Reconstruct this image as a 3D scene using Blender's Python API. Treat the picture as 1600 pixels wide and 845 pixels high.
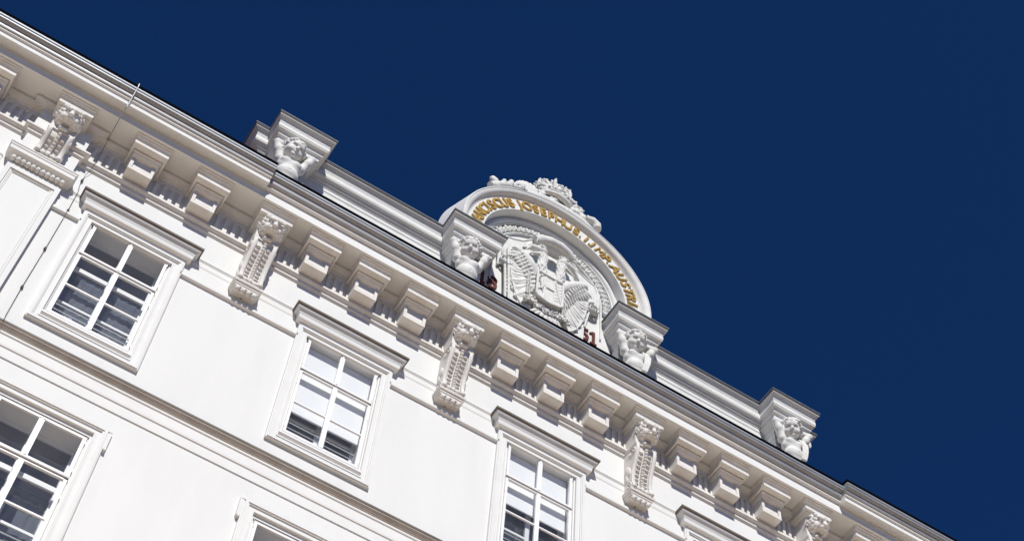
import bpy, math, random
import numpy as np
from mathutils import Vector, Matrix

for o in list(bpy.data.objects):
    bpy.data.objects.remove(o, do_unlink=True)
SC = bpy.context.scene
COL = SC.collection
PI = math.pi

# ------------------------------------------------------------------ camera
CR = ((0.8474, -0.5280, 0.0566), (0.4736, 0.7033, -0.5302), (0.2401, 0.4760, 0.8460))
cam_d = bpy.data.cameras.new('camera')
cam = bpy.data.objects.new('camera', cam_d)
COL.objects.link(cam)
cx, cy, cz = (Vector(r).normalized() for r in CR)
cz = cx.cross(cy).normalized()
cy = cz.cross(cx)
m = Matrix((cx, -cy, -cz)).transposed().to_4x4()
m.translation = Vector((-0.6055, -15.1433, -18.5365))
cam.matrix_world = m
cam_d.sensor_fit = 'HORIZONTAL'
cam_d.sensor_width = 36.0
cam_d.lens = 2415.81 / 1600 * 36.0
cam_d.clip_start = 0.1
cam_d.clip_end = 6000
SC.camera = cam

# ------------------------------------------------------------------ sky, sun
SUN = Vector((-0.28, -1.0, 0.935)).normalized()          # towards the sun
W = bpy.data.worlds.new('World')
SC.world = W
W.use_nodes = True
nt = W.node_tree
bg = nt.nodes['Background']
sky = nt.nodes.new('ShaderNodeTexSky')
sky.sky_type = 'NISHITA'
sky.sun_disc = False
sky.sun_elevation = math.asin(SUN.z)
sky.sun_rotation = math.atan2(SUN.x, SUN.y)
sky.altitude = 6000
sky.air_density = 1.0
sky.dust_density = 0.0
sky.ozone_density = 10.0
tint = nt.nodes.new('ShaderNodeMix')          # a polarised, deeper blue
tint.data_type = 'RGBA'
tint.blend_type = 'MULTIPLY'
tint.inputs['Factor'].default_value = 1.0
tint.inputs['B'].default_value = (0.31, 0.68, 0.97, 1)
nt.links.new(sky.outputs[0], tint.inputs['A'])
nt.links.new(tint.outputs['Result'], bg.inputs[0])
bg.inputs[1].default_value = 0.085
sd = bpy.data.lights.new('sun', 'SUN')
sd.energy = 4.8
sd.angle = math.radians(0.5)
sd.color = (1.0, 0.965, 0.91)
so = bpy.data.objects.new('sun', sd)
COL.objects.link(so)
so.rotation_euler = SUN.to_track_quat('Z', 'Y').to_euler()
so.location = SUN * 60
SC.view_settings.view_transform = 'Standard'
SC.view_settings.look = 'None'
SC.view_settings.gamma = 1.0
SC.view_settings.exposure = 0.0
SC.view_settings.use_curve_mapping = False
SC.cycles.max_bounces = 8
SC.cycles.diffuse_bounces = 3
SC.cycles.transparent_max_bounces = 12

# ------------------------------------------------------------------ materials
def mat(name, col, rough=0.8, metal=0.0, col2=None, scale=1.5, bump=0.0, bscale=60.0, spec=0.3, streak=False):
    M = bpy.data.materials.new(name)
    M.use_nodes = True
    t = M.node_tree
    p = t.nodes['Principled BSDF']
    p.inputs['Roughness'].default_value = rough
    p.inputs['Metallic'].default_value = metal
    p.inputs['Specular IOR Level'].default_value = spec
    p.inputs['Base Color'].default_value = (*col, 1)
    g = t.nodes.new('ShaderNodeNewGeometry')
    if col2:
        n = t.nodes.new('ShaderNodeTexNoise')
        n.inputs['Scale'].default_value = scale
        n.inputs['Detail'].default_value = 6
        n.inputs['Roughness'].default_value = 0.62
        src = g.outputs['Position']
        if streak:
            mp = t.nodes.new('ShaderNodeMapping')
            mp.inputs['Scale'].default_value = (1.6, 1.6, 0.35)
            t.links.new(src, mp.inputs['Vector'])
            src = mp.outputs[0]
        t.links.new(src, n.inputs['Vector'])
        r = t.nodes.new('ShaderNodeValToRGB')
        r.color_ramp.elements[0].position = 0.3
        r.color_ramp.elements[0].color = (*col2, 1)
        r.color_ramp.elements[1].position = 0.58
        r.color_ramp.elements[1].color = (*col, 1)
        t.links.new(n.outputs[0], r.inputs[0])
        t.links.new(r.outputs[0], p.inputs['Base Color'])
    if bump:
        n2 = t.nodes.new('ShaderNodeTexNoise')
        n2.inputs['Scale'].default_value = bscale
        n2.inputs['Detail'].default_value = 4
        t.links.new(g.outputs['Position'], n2.inputs['Vector'])
        b = t.nodes.new('ShaderNodeBump')
        b.inputs['Strength'].default_value = bump
        b.inputs['Distance'].default_value = 0.01
        t.links.new(n2.outputs[0], b.inputs['Height'])
        t.links.new(b.outputs[0], p.inputs['Normal'])
    return M

M_WALL = mat('white_stucco', (0.722, 0.726, 0.706), 0.85, col2=(0.685, 0.688, 0.668), scale=0.9, bump=0.15, bscale=45, streak=True)
M_TRIM = mat('white_trim', (0.715, 0.719, 0.70), 0.75, col2=(0.68, 0.683, 0.662), scale=2.2, bump=0.15, bscale=70)
M_CREAM = mat('cream_stone', (0.70, 0.683, 0.65), 0.8, col2=(0.62, 0.59, 0.545), scale=5.0, bump=0.3, bscale=60)
M_ATTIC = mat('attic_plaster', (0.70, 0.705, 0.685), 0.8, col2=(0.63, 0.63, 0.60), scale=3.0, bump=0.25, bscale=55)
M_STAT = mat('statue_stone', (0.70, 0.70, 0.675), 0.7, col2=(0.58, 0.575, 0.53), scale=7.0, bump=0.10, bscale=70)
M_PAINT = mat('white_window_paint', (0.82, 0.82, 0.82), 0.4, spec=0.5)
M_ZINC = mat('zinc_sheet', (0.36, 0.385, 0.42), 0.5, metal=0.4, col2=(0.29, 0.31, 0.34), scale=2.0)
M_GUT = mat('grey_gutter_paint', (0.32, 0.32, 0.32), 0.42, metal=0.2, col2=(0.27, 0.267, 0.265), scale=2.5, spec=0.5)
M_CYMA = mat('grey_attic_sheet', (0.58, 0.59, 0.585), 0.5, col2=(0.51, 0.515, 0.505), scale=2.5, spec=0.4)  # attic and hood crowns, greyer than the plaster around them
M_LEAD = mat('weathered_lead', (0.055, 0.055, 0.05), 0.6, col2=(0.085, 0.085, 0.08), scale=3.0)
M_BLACK = mat('dark_roof_sheet', (0.004, 0.004, 0.005), 1.0, spec=0.0)
M_GOLD = mat('gilded_letter', (0.58, 0.385, 0.115), 0.38, metal=0.5, col2=(0.40, 0.25, 0.06), scale=14.0)
M_RED = mat('red_numeral', (0.12, 0.018, 0.009), 0.6, col2=(0.07, 0.011, 0.006), scale=9.0)
M_BLIND = mat('roller_blind_cloth', (0.88, 0.88, 0.87), 0.9)
M_CURT = mat('curtain_cloth', (0.58, 0.61, 0.64), 0.9, col2=(0.48, 0.51, 0.55), scale=5)
M_CURT2 = mat('dark_curtain_cloth', (0.16, 0.17, 0.20), 0.9, col2=(0.11, 0.12, 0.145), scale=4)
M_ROOM = mat('room_wall', (0.42, 0.42, 0.43), 0.9, col2=(0.33, 0.33, 0.35), scale=1.2)
M_REVEAL = mat('window_reveal', (0.52, 0.53, 0.53), 0.7)
M_STEEL = mat('steel_rod', (0.62, 0.60, 0.57), 0.4, metal=0.8)
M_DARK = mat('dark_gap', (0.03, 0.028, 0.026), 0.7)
M_WOOD = mat('pale_wood', (0.52, 0.40, 0.27), 0.6, col2=(0.42, 0.31, 0.2), scale=6)
M_TILE = mat('roof_tile', (0.10, 0.05, 0.04), 0.8, col2=(0.07, 0.04, 0.03), scale=4)
M_GROUND = mat('asphalt', (0.060, 0.057, 0.054), 0.9, col2=(0.045, 0.043, 0.041), scale=0.8, bump=0.2, bscale=30)
M_PAVE = mat('warm_granite_paving', (0.74, 0.575, 0.42), 0.85, col2=(0.66, 0.505, 0.365), scale=0.7, bump=0.2, bscale=8)
M_DRIP = mat('brown_drip_sheet', (0.15, 0.125, 0.10), 0.6, col2=(0.10, 0.085, 0.07), scale=3.0)
M_CROWN = mat('weathered_string_stone', (0.46, 0.42, 0.37), 0.85, col2=(0.36, 0.325, 0.28), scale=2.5, bump=0.2, bscale=40)  # dirty stone, darkened further for the shade under the lip

def glass():
    M = bpy.data.materials.new('window_glass')
    M.use_nodes = True
    t = M.node_tree
    t.nodes.clear()
    out = t.nodes.new('ShaderNodeOutputMaterial')
    mix = t.nodes.new('ShaderNodeMixShader')
    tr = t.nodes.new('ShaderNodeBsdfTransparent')
    tr.inputs[0].default_value = (0.96, 0.975, 0.985, 1)
    gl = t.nodes.new('ShaderNodeBsdfGlossy')
    gl.inputs['Roughness'].default_value = 0.015
    gl.inputs['Color'].default_value = (0.95, 0.97, 1, 1)
    g = t.nodes.new('ShaderNodeNewGeometry')
    dt = t.nodes.new('ShaderNodeVectorMath')
    dt.operation = 'DOT_PRODUCT'
    t.links.new(g.outputs['Normal'], dt.inputs[0])
    t.links.new(g.outputs['Incoming'], dt.inputs[1])
    def mth(op, a, b=None):
        n = t.nodes.new('ShaderNodeMath')
        n.operation = op
        for i, v in enumerate((a, b)):
            if v is None: continue
            if isinstance(v, (int, float)): n.inputs[i].default_value = v
            else: t.links.new(v, n.inputs[i])
        return n.outputs[0]
    ca = mth('ABSOLUTE', dt.outputs['Value'])
    p5 = mth('POWER', mth('SUBTRACT', 1.0, ca), 5.0)
    ma = mth('ADD', mth('MULTIPLY', p5, 0.9), 0.08)
    t.links.new(ma, mix.inputs[0])
    t.links.new(tr.outputs[0], mix.inputs[1])
    t.links.new(gl.outputs[0], mix.inputs[2])
    haze = t.nodes.new('ShaderNodeBsdfDiffuse')  # pale haze mixed into the glass to grey the dark panes
    haze.inputs['Color'].default_value = (0.55, 0.56, 0.58, 1)
    no = t.nodes.new('ShaderNodeTexNoise')
    no.inputs['Scale'].default_value = 2.3
    no.inputs['Detail'].default_value = 5
    t.links.new(g.outputs['Position'], no.inputs['Vector'])
    mix2 = t.nodes.new('ShaderNodeMixShader')
    t.links.new(mth('MULTIPLY', no.outputs[0], 0.085), mix2.inputs[0])
    t.links.new(mix.outputs[0], mix2.inputs[1])
    t.links.new(haze.outputs[0], mix2.inputs[2])
    t.links.new(mix2.outputs[0], out.inputs[0])
    return M
M_GLASS = glass()

# ------------------------------------------------------------------ helpers
class MB:
    def __init__(self):
        self.v, self.f = [], []
    def add(self, vs, fs):
        n = len(self.v)
        self.v += [tuple(p) for p in vs]
        self.f += [tuple(n + i for i in q) for q in fs]
        return self
    def box(self, x0, x1, y0, y1, z0, z1):
        vs = [(x, y, z) for z in (z0, z1) for y in (y0, y1) for x in (x0, x1)]
        return self.add(vs, [(0, 2, 3, 1), (4, 5, 7, 6), (0, 1, 5, 4), (2, 6, 7, 3), (0, 4, 6, 2), (1, 3, 7, 5)])
    def loft(self, rings, closed=True, caps=True):
        """rings of equal length, joined one to the next"""
        n = len(rings[0])
        vs = [p for r in rings for p in r]
        fs = []
        for i in range(len(rings) - 1):
            for j in range(n if closed else n - 1):
                k = (j + 1) % n
                fs.append((i * n + j, i * n + k, (i + 1) * n + k, (i + 1) * n + j))
        if caps:
            fs.append(tuple(reversed(range(n))))
            fs.append(tuple((len(rings) - 1) * n + j for j in range(n)))
        return self.add(vs, fs)
    def sweep(self, prof, path, side=1.0, back=-0.06):
        """moulding: prof = [(out, z)...] bottom to top, run along a plan path whose right hand is outwards;
        segments that do not run along x scale their offset by side"""
        pr = list(prof) + [(back, prof[-1][1]), (back, prof[0][1])]
        seg = []
        for a, b in zip(path[:-1], path[1:]):
            d = Vector((b[0] - a[0], b[1] - a[1])).normalized()
            s = 1.0 if abs(d.x) > 0.5 else side
            seg.append((Vector((d.y, -d.x)), s))
        rings = []
        for i, p in enumerate(path):
            if i == 0:
                m = seg[0][0] * seg[0][1]
            elif i == len(path) - 1:
                m = seg[-1][0] * seg[-1][1]
            else:
                m = seg[i - 1][0] * seg[i - 1][1] + seg[i][0] * seg[i][1]
            rings.append([(p[0] + m.x * o, p[1] + m.y * o, z) for o, z in pr])
        return self.loft(rings)
    def prism(self, poly, y0, y1):
        """polygon in x,z pulled through y"""
        n = len(poly)
        vs = [(x, y0, z) for x, z in poly] + [(x, y1, z) for x, z in poly]
        fs = [tuple(range(n)), tuple(reversed(range(n, 2 * n)))]
        fs += [(i, n + i, n + (i + 1) % n, (i + 1) % n) for i in range(n)]
        return self.add(vs, fs)
    def prism_x(self, poly, x0, x1):
        """polygon in y,z pulled through x"""
        n = len(poly)
        vs = [(x0, y, z) for y, z in poly] + [(x1, y, z) for y, z in poly]
        fs = [tuple(range(n)), tuple(reversed(range(n, 2 * n)))]
        fs += [(i, n + i, n + (i + 1) % n, (i + 1) % n) for i in range(n)]
        return self.add(vs, fs)
    def tube(self, pts, rad, n=8, flat=1.0, up=(0, -1, 0), caps=True):
        """swept ellipse; flat scales the radius along up"""
        pts = [Vector(p) for p in pts]
        if not hasattr(rad, '__len__'):
            rad = [rad] * len(pts)
        rings = []
        for i, p in enumerate(pts):
            t = (pts[min(i + 1, len(pts) - 1)] - pts[max(i - 1, 0)]).normalized()
            u = Vector(up)
            if abs(t.dot(u)) > 0.95:
                u = Vector((1, 0, 0))
            s = t.cross(u).normalized()
            w = s.cross(t).normalized()
            rings.append([p + s * (rad[i] * math.cos(2 * PI * j / n)) + w * (rad[i] * flat * math.sin(2 * PI * j / n)) for j in range(n)])
        return self.loft(rings, caps=caps)
    def ball(self, c, r, nu=10, nv=7, rot=None):
        if not hasattr(r, '__len__'):
            r = (r, r, r)
        vs, fs = [], []
        for i in range(nv + 1):
            th = PI * i / nv
            for j in range(nu):
                ph = 2 * PI * j / nu
                q = Vector((r[0] * math.sin(th) * math.cos(ph), r[1] * math.sin(th) * math.sin(ph), r[2] * math.cos(th)))
                if rot is not None:
                    q = rot @ q
                vs.append((c[0] + q.x, c[1] + q.y, c[2] + q.z))
        for i in range(nv):
            for j in range(nu):
                k = (j + 1) % nu
                fs.append((i * nu + j, (i + 1) * nu + j, (i + 1) * nu + k, i * nu + k))
        return self.add(vs, fs)
    def spiral(self, c, r0, turns, width, y0, y1, sgn=1, n=40, a0=0.0):
        """a volute band in the xz plane"""
        pts = []
        for i in range(n + 1):
            t = i / n
            a = a0 + sgn * 2 * PI * turns * t
            r = r0 * (1 - 0.86 * t)
            pts.append((c[0] + r * math.cos(a), (y0 + y1) / 2, c[1] + r * math.sin(a)))
        return self.tube(pts, [width * (1 - 0.5 * i / n) for i in range(n + 1)], n=8, flat=abs(y1 - y0) / 2 / width)
    def build(self, name, material, parent=None, smooth=False, angle=35):
        me = bpy.data.meshes.new(name)
        me.from_pydata(self.v, [], self.f)
        me.materials.append(material)
        me.update()
        import bmesh
        bm = bmesh.new()
        bm.from_mesh(me)
        bmesh.ops.recalc_face_normals(bm, faces=bm.faces)
        if smooth:
            for f in bm.faces:
                f.smooth = True
            lim = math.radians(angle)
            for e in bm.edges:
                if len(e.link_faces) == 2 and e.calc_face_angle(0) > lim:
                    e.smooth = False
        bm.to_mesh(me)
        bm.free()
        o = bpy.data.objects.new(name, me)
        COL.objects.link(o)
        if parent is not None:
            o.parent = parent
        return o

def tag(o, label=None, cat=None, group=None, kind=None):
    if label: o['label'] = label
    if cat: o['category'] = cat
    if group: o['group'] = group
    if kind: o['kind'] = kind
    return o

def empty(name, loc=(0, 0, 0)):
    o = bpy.data.objects.new(name, None)
    o.location = loc
    o.empty_display_size = 0.2
    COL.objects.link(o)
    return o

def copy_tree(o, parent, dx=0.0, dy=0.0, dz=0.0, depth=0):
    c = o.copy()
    COL.objects.link(c)
    c.parent = parent
    if depth == 0:
        c.location = (o.location.x + dx, o.location.y + dy, o.location.z + dz)
    for ch in o.children:
        copy_tree(ch, c, depth=depth + 1)
    return c

# --------------------------------------------- sculpting: signed distances turned into one continuous skin
def sdf_skin(prims, h, name, material, parent=None, k=0.03):
    lo = np.array([1e9] * 3); hi = -lo
    for p in prims:
        if p[0] == 'e':
            c = np.array(p[1]); r = max(p[2]); a, b = c - r, c + r
        elif p[0] == 'c':
            a = np.minimum(p[1], p[2]) - max(p[3], p[4]); b = np.maximum(p[1], p[2]) + max(p[3], p[4])
        else:
            continue
        lo = np.minimum(lo, a); hi = np.maximum(hi, b)
    lo = lo - 3 * h; hi = hi + 3 * h
    dim = np.ceil((hi - lo) / h).astype(int) + 1
    ax = [lo[i] + h * np.arange(dim[i]) for i in range(3)]
    V = np.full(dim, 9.0)
    for p in prims:
        sub = p[0] in ('-e', '-c')
        kk = p[-1] if (len(p) > (6 if p[0] == 'c' else 5)) else None
        if p[0] in ('e', '-e'):
            c = np.array(p[1], float); r = np.array(p[2], float)
            R = p[3] if len(p) > 3 and p[3] is not None else None
            kb = p[4] if len(p) > 4 else k
            ex = max(r) + 4 * kb + 2 * h
            a, b = c - ex, c + ex
        else:
            A = np.array(p[1], float); B = np.array(p[2], float)
            kb = p[5] if len(p) > 5 else k
            ex = max(p[3], p[4]) + 4 * kb + 2 * h
            a, b = np.minimum(A, B) - ex, np.maximum(A, B) + ex
        i0 = np.clip(((a - lo) / h).astype(int), 0, dim - 1)
        i1 = np.clip(((b - lo) / h).astype(int) + 1, 1, dim)
        if (i1 <= i0).any():
            continue
        X, Y, Z = np.meshgrid(*[ax[i][i0[i]:i1[i]] for i in range(3)], indexing='ij')
        if p[0] in ('e', '-e'):
            q = np.stack([X - c[0], Y - c[1], Z - c[2]], -1)
            if R is not None:
                q = q @ np.array(R)          # columns of R are the ellipsoid's own axes
            k0 = np.sqrt(((q / r) ** 2).sum(-1)) + 1e-9
            k1 = np.sqrt(((q / (r * r)) ** 2).sum(-1)) + 1e-9
            d = k0 * (k0 - 1) / k1
        else:
            q = np.stack([X - A[0], Y - A[1], Z - A[2]], -1)
            ba = B - A
            t = np.clip((q @ ba) / (ba @ ba), 0, 1)
            d = np.sqrt(((q - t[..., None] * ba) ** 2).sum(-1)) - (p[3] + (p[4] - p[3]) * t)
        S = V[i0[0]:i1[0], i0[1]:i1[1], i0[2]:i1[2]]
        if sub:
            hh = np.clip(0.5 - 0.5 * (S + d) / kb, 0, 1)
            N = S * (1 - hh) + (-d) * hh + kb * hh * (1 - hh)
        else:
            hh = np.clip(0.5 + 0.5 * (S - d) / kb, 0, 1)
            N = S * (1 - hh) + d * hh - kb * hh * (1 - hh)
        V[i0[0]:i1[0], i0[1]:i1[1], i0[2]:i1[2]] = N
    # naive surface nets
    s = V < 0
    cs = np.zeros(dim - 1, int)
    off = [(i, j, l) for i in (0, 1) for j in (0, 1) for l in (0, 1)]
    sl = lambda o: tuple(slice(o[i], dim[i] - 1 + o[i]) for i in range(3))
    for o in off:
        cs += s[sl(o)]
    act = (cs > 0) & (cs < 8)
    idx = -np.ones(dim - 1, int)
    cells = np.argwhere(act)
    idx[act] = np.arange(len(cells))
    acc = np.zeros((len(cells), 3)); cnt = np.zeros(len(cells))
    for i, o in enumerate(off):
        for ax_ in range(3):
            if o[ax_] == 0:
                o2 = list(o); o2[ax_] = 1
                a = V[cells[:, 0] + o[0], cells[:, 1] + o[1], cells[:, 2] + o[2]]
                b = V[cells[:, 0] + o2[0], cells[:, 1] + o2[1], cells[:, 2] + o2[2]]
                mk = (a < 0) != (b < 0)
                t = np.where(mk, a / np.where(mk, a - b, 1), 0)
                pt = np.array(o, float)[None, :].repeat(len(cells), 0)
                pt[:, ax_] += t
                acc[mk] += pt[mk]; cnt[mk] += 1
    verts = lo + h * (cells + acc / np.maximum(cnt, 1)[:, None])
    faces = []
    for ax_ in range(3):
        u, w = (ax_ + 1) % 3, (ax_ + 2) % 3
        sa = [slice(None)] * 3; sb = [slice(None)] * 3
        sa[ax_] = slice(0, dim[ax_] - 1); sb[ax_] = slice(1, dim[ax_])
        ch = s[tuple(sa)] != s[tuple(sb)]
        e = np.argwhere(ch)
        e = e[(e[:, u] > 0) & (e[:, w] > 0) & (e[:, u] < dim[u] - 1) & (e[:, w] < dim[w] - 1)]
        fl = s[e[:, 0], e[:, 1], e[:, 2]]
        q = []
        for du, dw in ((0, 0), (1, 0), (1, 1), (0, 1)):
            c2 = e.copy(); c2[:, u] -= du; c2[:, w] -= dw
            q.append(idx[c2[:, 0], c2[:, 1], c2[:, 2]])
        q = np.stack(q, 1)
        q[~fl] = q[~fl][:, ::-1]
        faces.append(q)
    F = np.concatenate(faces)
    F = F[(F >= 0).all(1)]
    me = bpy.data.meshes.new(name)
    me.from_pydata(verts.tolist(), [], F.tolist())
    me.polygons.foreach_set('use_smooth', [True] * len(me.polygons))
    me.materials.append(material)
    me.update()
    o = bpy.data.objects.new(name, me)
    COL.objects.link(o)
    if parent is not None:
        o.parent = parent
    return o

def rot3(rx=0, ry=0, rz=0):
    return Matrix.Rotation(rz, 3, 'Z') @ Matrix.Rotation(ry, 3, 'Y') @ Matrix.Rotation(rx, 3, 'X')

# ================================================================== GROUND
GZ = -20.2
g = MB()
g.add([(-900, -900, GZ), (900, -900, GZ), (900, 900, GZ), (-900, 900, GZ)], [(0, 1, 2, 3)])
tag(g.build('ground', M_GROUND), kind='structure')  # unseen far ground, kept dark so outward faces get little bounce
g = MB()
g.box(-60, 76, -22.5, 0.5, GZ - .3, GZ + .13)
tag(g.build('pavement', M_PAVE), kind='structure')  # unseen paving strip, added to bounce warm light onto the soffits
g = MB()
g.box(-60, 76, -22.75, -22.503, GZ - .3, GZ + .125)
tag(g.build('kerb', M_GROUND), kind='structure')

# ================================================================== BUILDING
B = empty('white_building', (8, 0, GZ))
tag(B, 'white stucco palace front with bracketed cornice, attic parapet and round arched pediment', 'building')
BM = Matrix.Translation((-8, 0, -GZ))
class _P:  # parts are modelled in world coordinates, the parent's offset is undone here
    pass
def part(mb, name, material, smooth=False, parent=None, angle=35):
    o = mb.build(name, material, parent or B, smooth, angle)
    if parent is None:
        o.location = (-8, 0, -GZ)
    return o

XL, XR = -9.0, 27.0
WX = [-4, 0, 4, 8, 12, 16, 20]
PIL = [-1.88, 17.88]
# ---- wall with openings
def wall_sheet(mb, x0, x1, z0, z1, y, holes):
    xs = sorted({x0, x1, *[h for q in holes for h in q[:2]]})
    zs = sorted({z0, z1, *[h for q in holes for h in q[2:]]})
    for a, b in zip(xs[:-1], xs[1:]):
        for c, d in zip(zs[:-1], zs[1:]):
            mx, mz = (a + b) / 2, (c + d) / 2
            if any(q[0] < mx < q[1] and q[2] < mz < q[3] for q in holes):
                continue
            mb.box(a, b, y, y + 0.12, c, d)
w = MB()
wall_sheet(w, XL, XR, -0.40, 5.10, 0.0, [(x - .70, x + .70, .30, 2.95) for x in WX])
part(w, 'upper_wall', M_WALL)
w = MB()
wall_sheet(w, XL, XR, -7.5, -0.35, 0.046, [(x - .70, x + .70, -4.33, -1.66) for x in WX])
w.box(XL, XR, 0.045, 0.165, GZ, -7.5)
part(w, 'lower_wall', M_WALL)
w = MB()
w.box(XL, XR, 11.9, 12.0, GZ, 5.7)
w.box(XL, XL + .1, 0.2, 11.9, GZ, 5.7)
w.box(XR - .1, XR, 0.2, 11.9, GZ, 5.7)
part(w, 'rear_wall', M_WALL)

# ---- string course, ledges, architrave line, frieze moulding
def pil_path(x0, x1, y, d):
    p = [(x0, y)]
    for c in PIL:
        if x0 < c < x1:
            p += [(c - .475, y), (c - .475, y - d), (c + .475, y - d), (c + .475, y)]
    return p + [(x1, y)]
s = MB()
prof = [(-.03, -1.06), (-.012, -1.02), (0.0, -0.985), (.02, -.985), (.022, -.80), (.04, -.785), (.045, -.745), (.045, -.575),
        (.062, -.56), (.066, -.548), (.066, -.522), (.03, -.514)]
s.sweep(prof, pil_path(XL, XR, 0.045, 0.13), back=-.08)
part(s, 'string_course', M_TRIM)
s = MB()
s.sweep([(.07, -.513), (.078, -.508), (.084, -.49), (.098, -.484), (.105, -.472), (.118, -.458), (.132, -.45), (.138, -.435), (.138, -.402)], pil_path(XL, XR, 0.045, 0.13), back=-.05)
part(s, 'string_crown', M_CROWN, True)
s = MB()
s.sweep([(.125, -.431), (.143, -.431), (.146, -.425), (.146, -.385), (.03, -.345)], pil_path(XL, XR, 0.045, 0.13), back=-.05)
part(s, 'drip_sheet', M_DRIP)
l = MB()
prof = [(0.0, 2.727), (.012, 2.727), (.05, 2.735), (.058, 2.745), (.058, 2.80), (.0, 2.825)]
p2 = [(0, 3.215), (.012, 3.25), (.014, 3.365), (.024, 3.375), (.024, 3.392), (.036, 3.402), (.036, 3.43), (0, 3.445)]
xs = [XL]
for x in sorted(WX + PIL):
    hw = .475 if x in PIL else .90
    xs += [x - hw, x + hw]
xs.append(XR)
for a, b in zip(xs[::2], xs[1::2]):
    l = MB()
    l.sweep(prof, [(a, 0), (b, 0)], back=-.03)
    part(l, 'wall_ledge', M_TRIM)
xs = [XL]
for x in sorted(WX + PIL):
    hw = .60 if x in PIL else 1.02
    xs += [x - hw, x + hw]
xs.append(XR)
for a, b in zip(xs[::2], xs[1::2]):
    l = MB()
    l.sweep(p2, [(a, 0), (b, 0)], back=-.03)
    part(l, 'architrave_band', M_TRIM)

fm = MB()
prof = [(0, 4.185), (.02, 4.195), (.042, 4.215), (.046, 4.245), (.042, 4.278), (.06, 4.284), (.09, 4.295), (.112, 4.312), (.112, 4.36), (.07, 4.368)]
fm.sweep(prof, pil_path(XL, XR, 0, .13), back=-.03)
part(fm, 'frieze_moulding', M_CREAM)

# frieze plate with round ended flutes
MODS = [-6.3, -4.9, -3.32, -0.446, 0.754, 2.99, 4.0, 5.01, 7.0, 8.0, 9.0, 11.0, 12.0, 13.0, 15.246, 16.446, 19.32, 20.9, 22.3]
LIONS = [-1.88, 2.0, 6.0, 10.0, 14.0, 17.88]
fz = MB()
Y0, Y1, ZA, ZB = -.07, -.034, 4.36, 5.0
def flute(x0, x1):
    c, hw = (x0 + x1) / 2, .038
    za, zb = 4.455, 4.83
    arc = [(c + hw * math.cos(a), zb + hw * math.sin(a)) for a in np.linspace(0, PI, 7)]
    arc2 = [(c + hw * math.cos(a), za + hw * math.sin(a)) for a in np.linspace(PI, 2 * PI, 7)]
    hole = arc + arc2                                       # counter clockwise from right top
    n = len(hole)
    left = [(c, ZB), (x0, ZB), (x0, ZA), (c, ZA)] + [hole[10], hole[9], hole[8], hole[7], hole[6], hole[5], hole[4], hole[3]]
    right = [(c, ZA), (x1, ZA), (x1, ZB), (c, ZB)] + [hole[3], hole[2], hole[1], hole[0], hole[13], hole[12], hole[11], hole[10]]
    for pl in (left, right):
        fz.add([(x, Y0, z) for x, z in pl], [tuple(range(len(pl)))])
    vs = [(x, Y0, z) for x, z in hole] + [(x, Y1, z) for x, z in hole]
    fz.add(vs, [(i, (i + 1) % n, n + (i + 1) % n, n + i) for i in range(n)] + [tuple(range(n, 2 * n))])
brk = sorted([(x - .225, x + .225) for x in MODS] + [(x - (.48 if x in PIL else .225), x + (.48 if x in PIL else .225)) for x in LIONS])
cur = XL
for a, b in brk + [(XR, XR)]:
    if a > cur + .05:
        n = max(1, round((a - cur) / .152))
        for i in range(n):
            flute(cur + (a - cur) * i / n, cur + (a - cur) * (i + 1) / n)
    if b > a:
        fz.box(a, b, Y0, 0.0, ZA, ZB)
    cur = b
part(fz, 'fluted_frieze', M_CREAM)
# entablature break above each pilaster
for c in PIL:
    e = MB()
    e.box(c - .475, c + .475, -.13, 0.0, 3.6, 4.19)
    e.box(c - .475, c + .475, -.20, -.0705, 4.365, 5.0)
    part(e, 'entablature_pier', M_WALL)
bed = MB()
prof = [(.07, 4.955), (.082, 4.97), (.085, 4.985), (.11, 4.985), (.125, 5.0), (.155, 5.012), (.18, 5.03), (.20, 5.04), (.20, 5.112)]
bed.sweep(prof, pil_path(XL, XR, 0, .13), back=-.03)
part(bed, 'bed_moulding', M_CREAM)

# ---- the great cornice: middle stretch and the two stretches that stand further out
CX0, CX1 = 1.60, 14.46
lower = [(.15, 5.115), (.655, 5.115), (.66, 5.105), (.68, 5.105), (.68, 5.35)]
cym_mid = [(.735, 5.352), (.745, 5.356), (.75, 5.362), (.75, 5.398), (.742, 5.402), (.742, 5.409), (.757, 5.412), (.775, 5.416), (.795, 5.425),
           (.808, 5.442), (.815, 5.465), (.819, 5.495), (.823, 5.52), (.832, 5.541), (.85, 5.553), (.872, 5.558), (.874, 5.566), (.885, 5.57), (.885, 5.60)]
c = MB()
c.sweep(lower + cym_mid[:4] + [(.742, 5.402), (.2, 5.404)], [(CX0, 0), (CX1, 0)], back=0.0)
part(c, 'cornice', M_TRIM, True, angle=28)
c = MB()
c.sweep([(.3, 5.406)] + [(.742, 5.409)] + cym_mid[6:] + [(.885, 5.70), (.3, 5.72)], [(CX0 + .002, 0), (CX1 - .002, 0)], back=-.1)
part(c, 'box_gutter', M_GUT, True, angle=28)
cym_out = [(.68, 5.338), (.70, 5.334), (.85, 5.30), (.862, 5.287), (.885, 5.287), (.885, 5.395), (.893, 5.403), (.905, 5.408), (.918, 5.411), (.925, 5.413),
           (.925, 5.437), (.918, 5.44), (.935, 5.446), (.948, 5.456), (.956, 5.472), (.96, 5.495), (.963, 5.518), (.971, 5.538), (.988, 5.551), (1.01, 5.557), (1.012, 5.566), (1.022, 5.57), (1.022, 5.60)]
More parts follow.
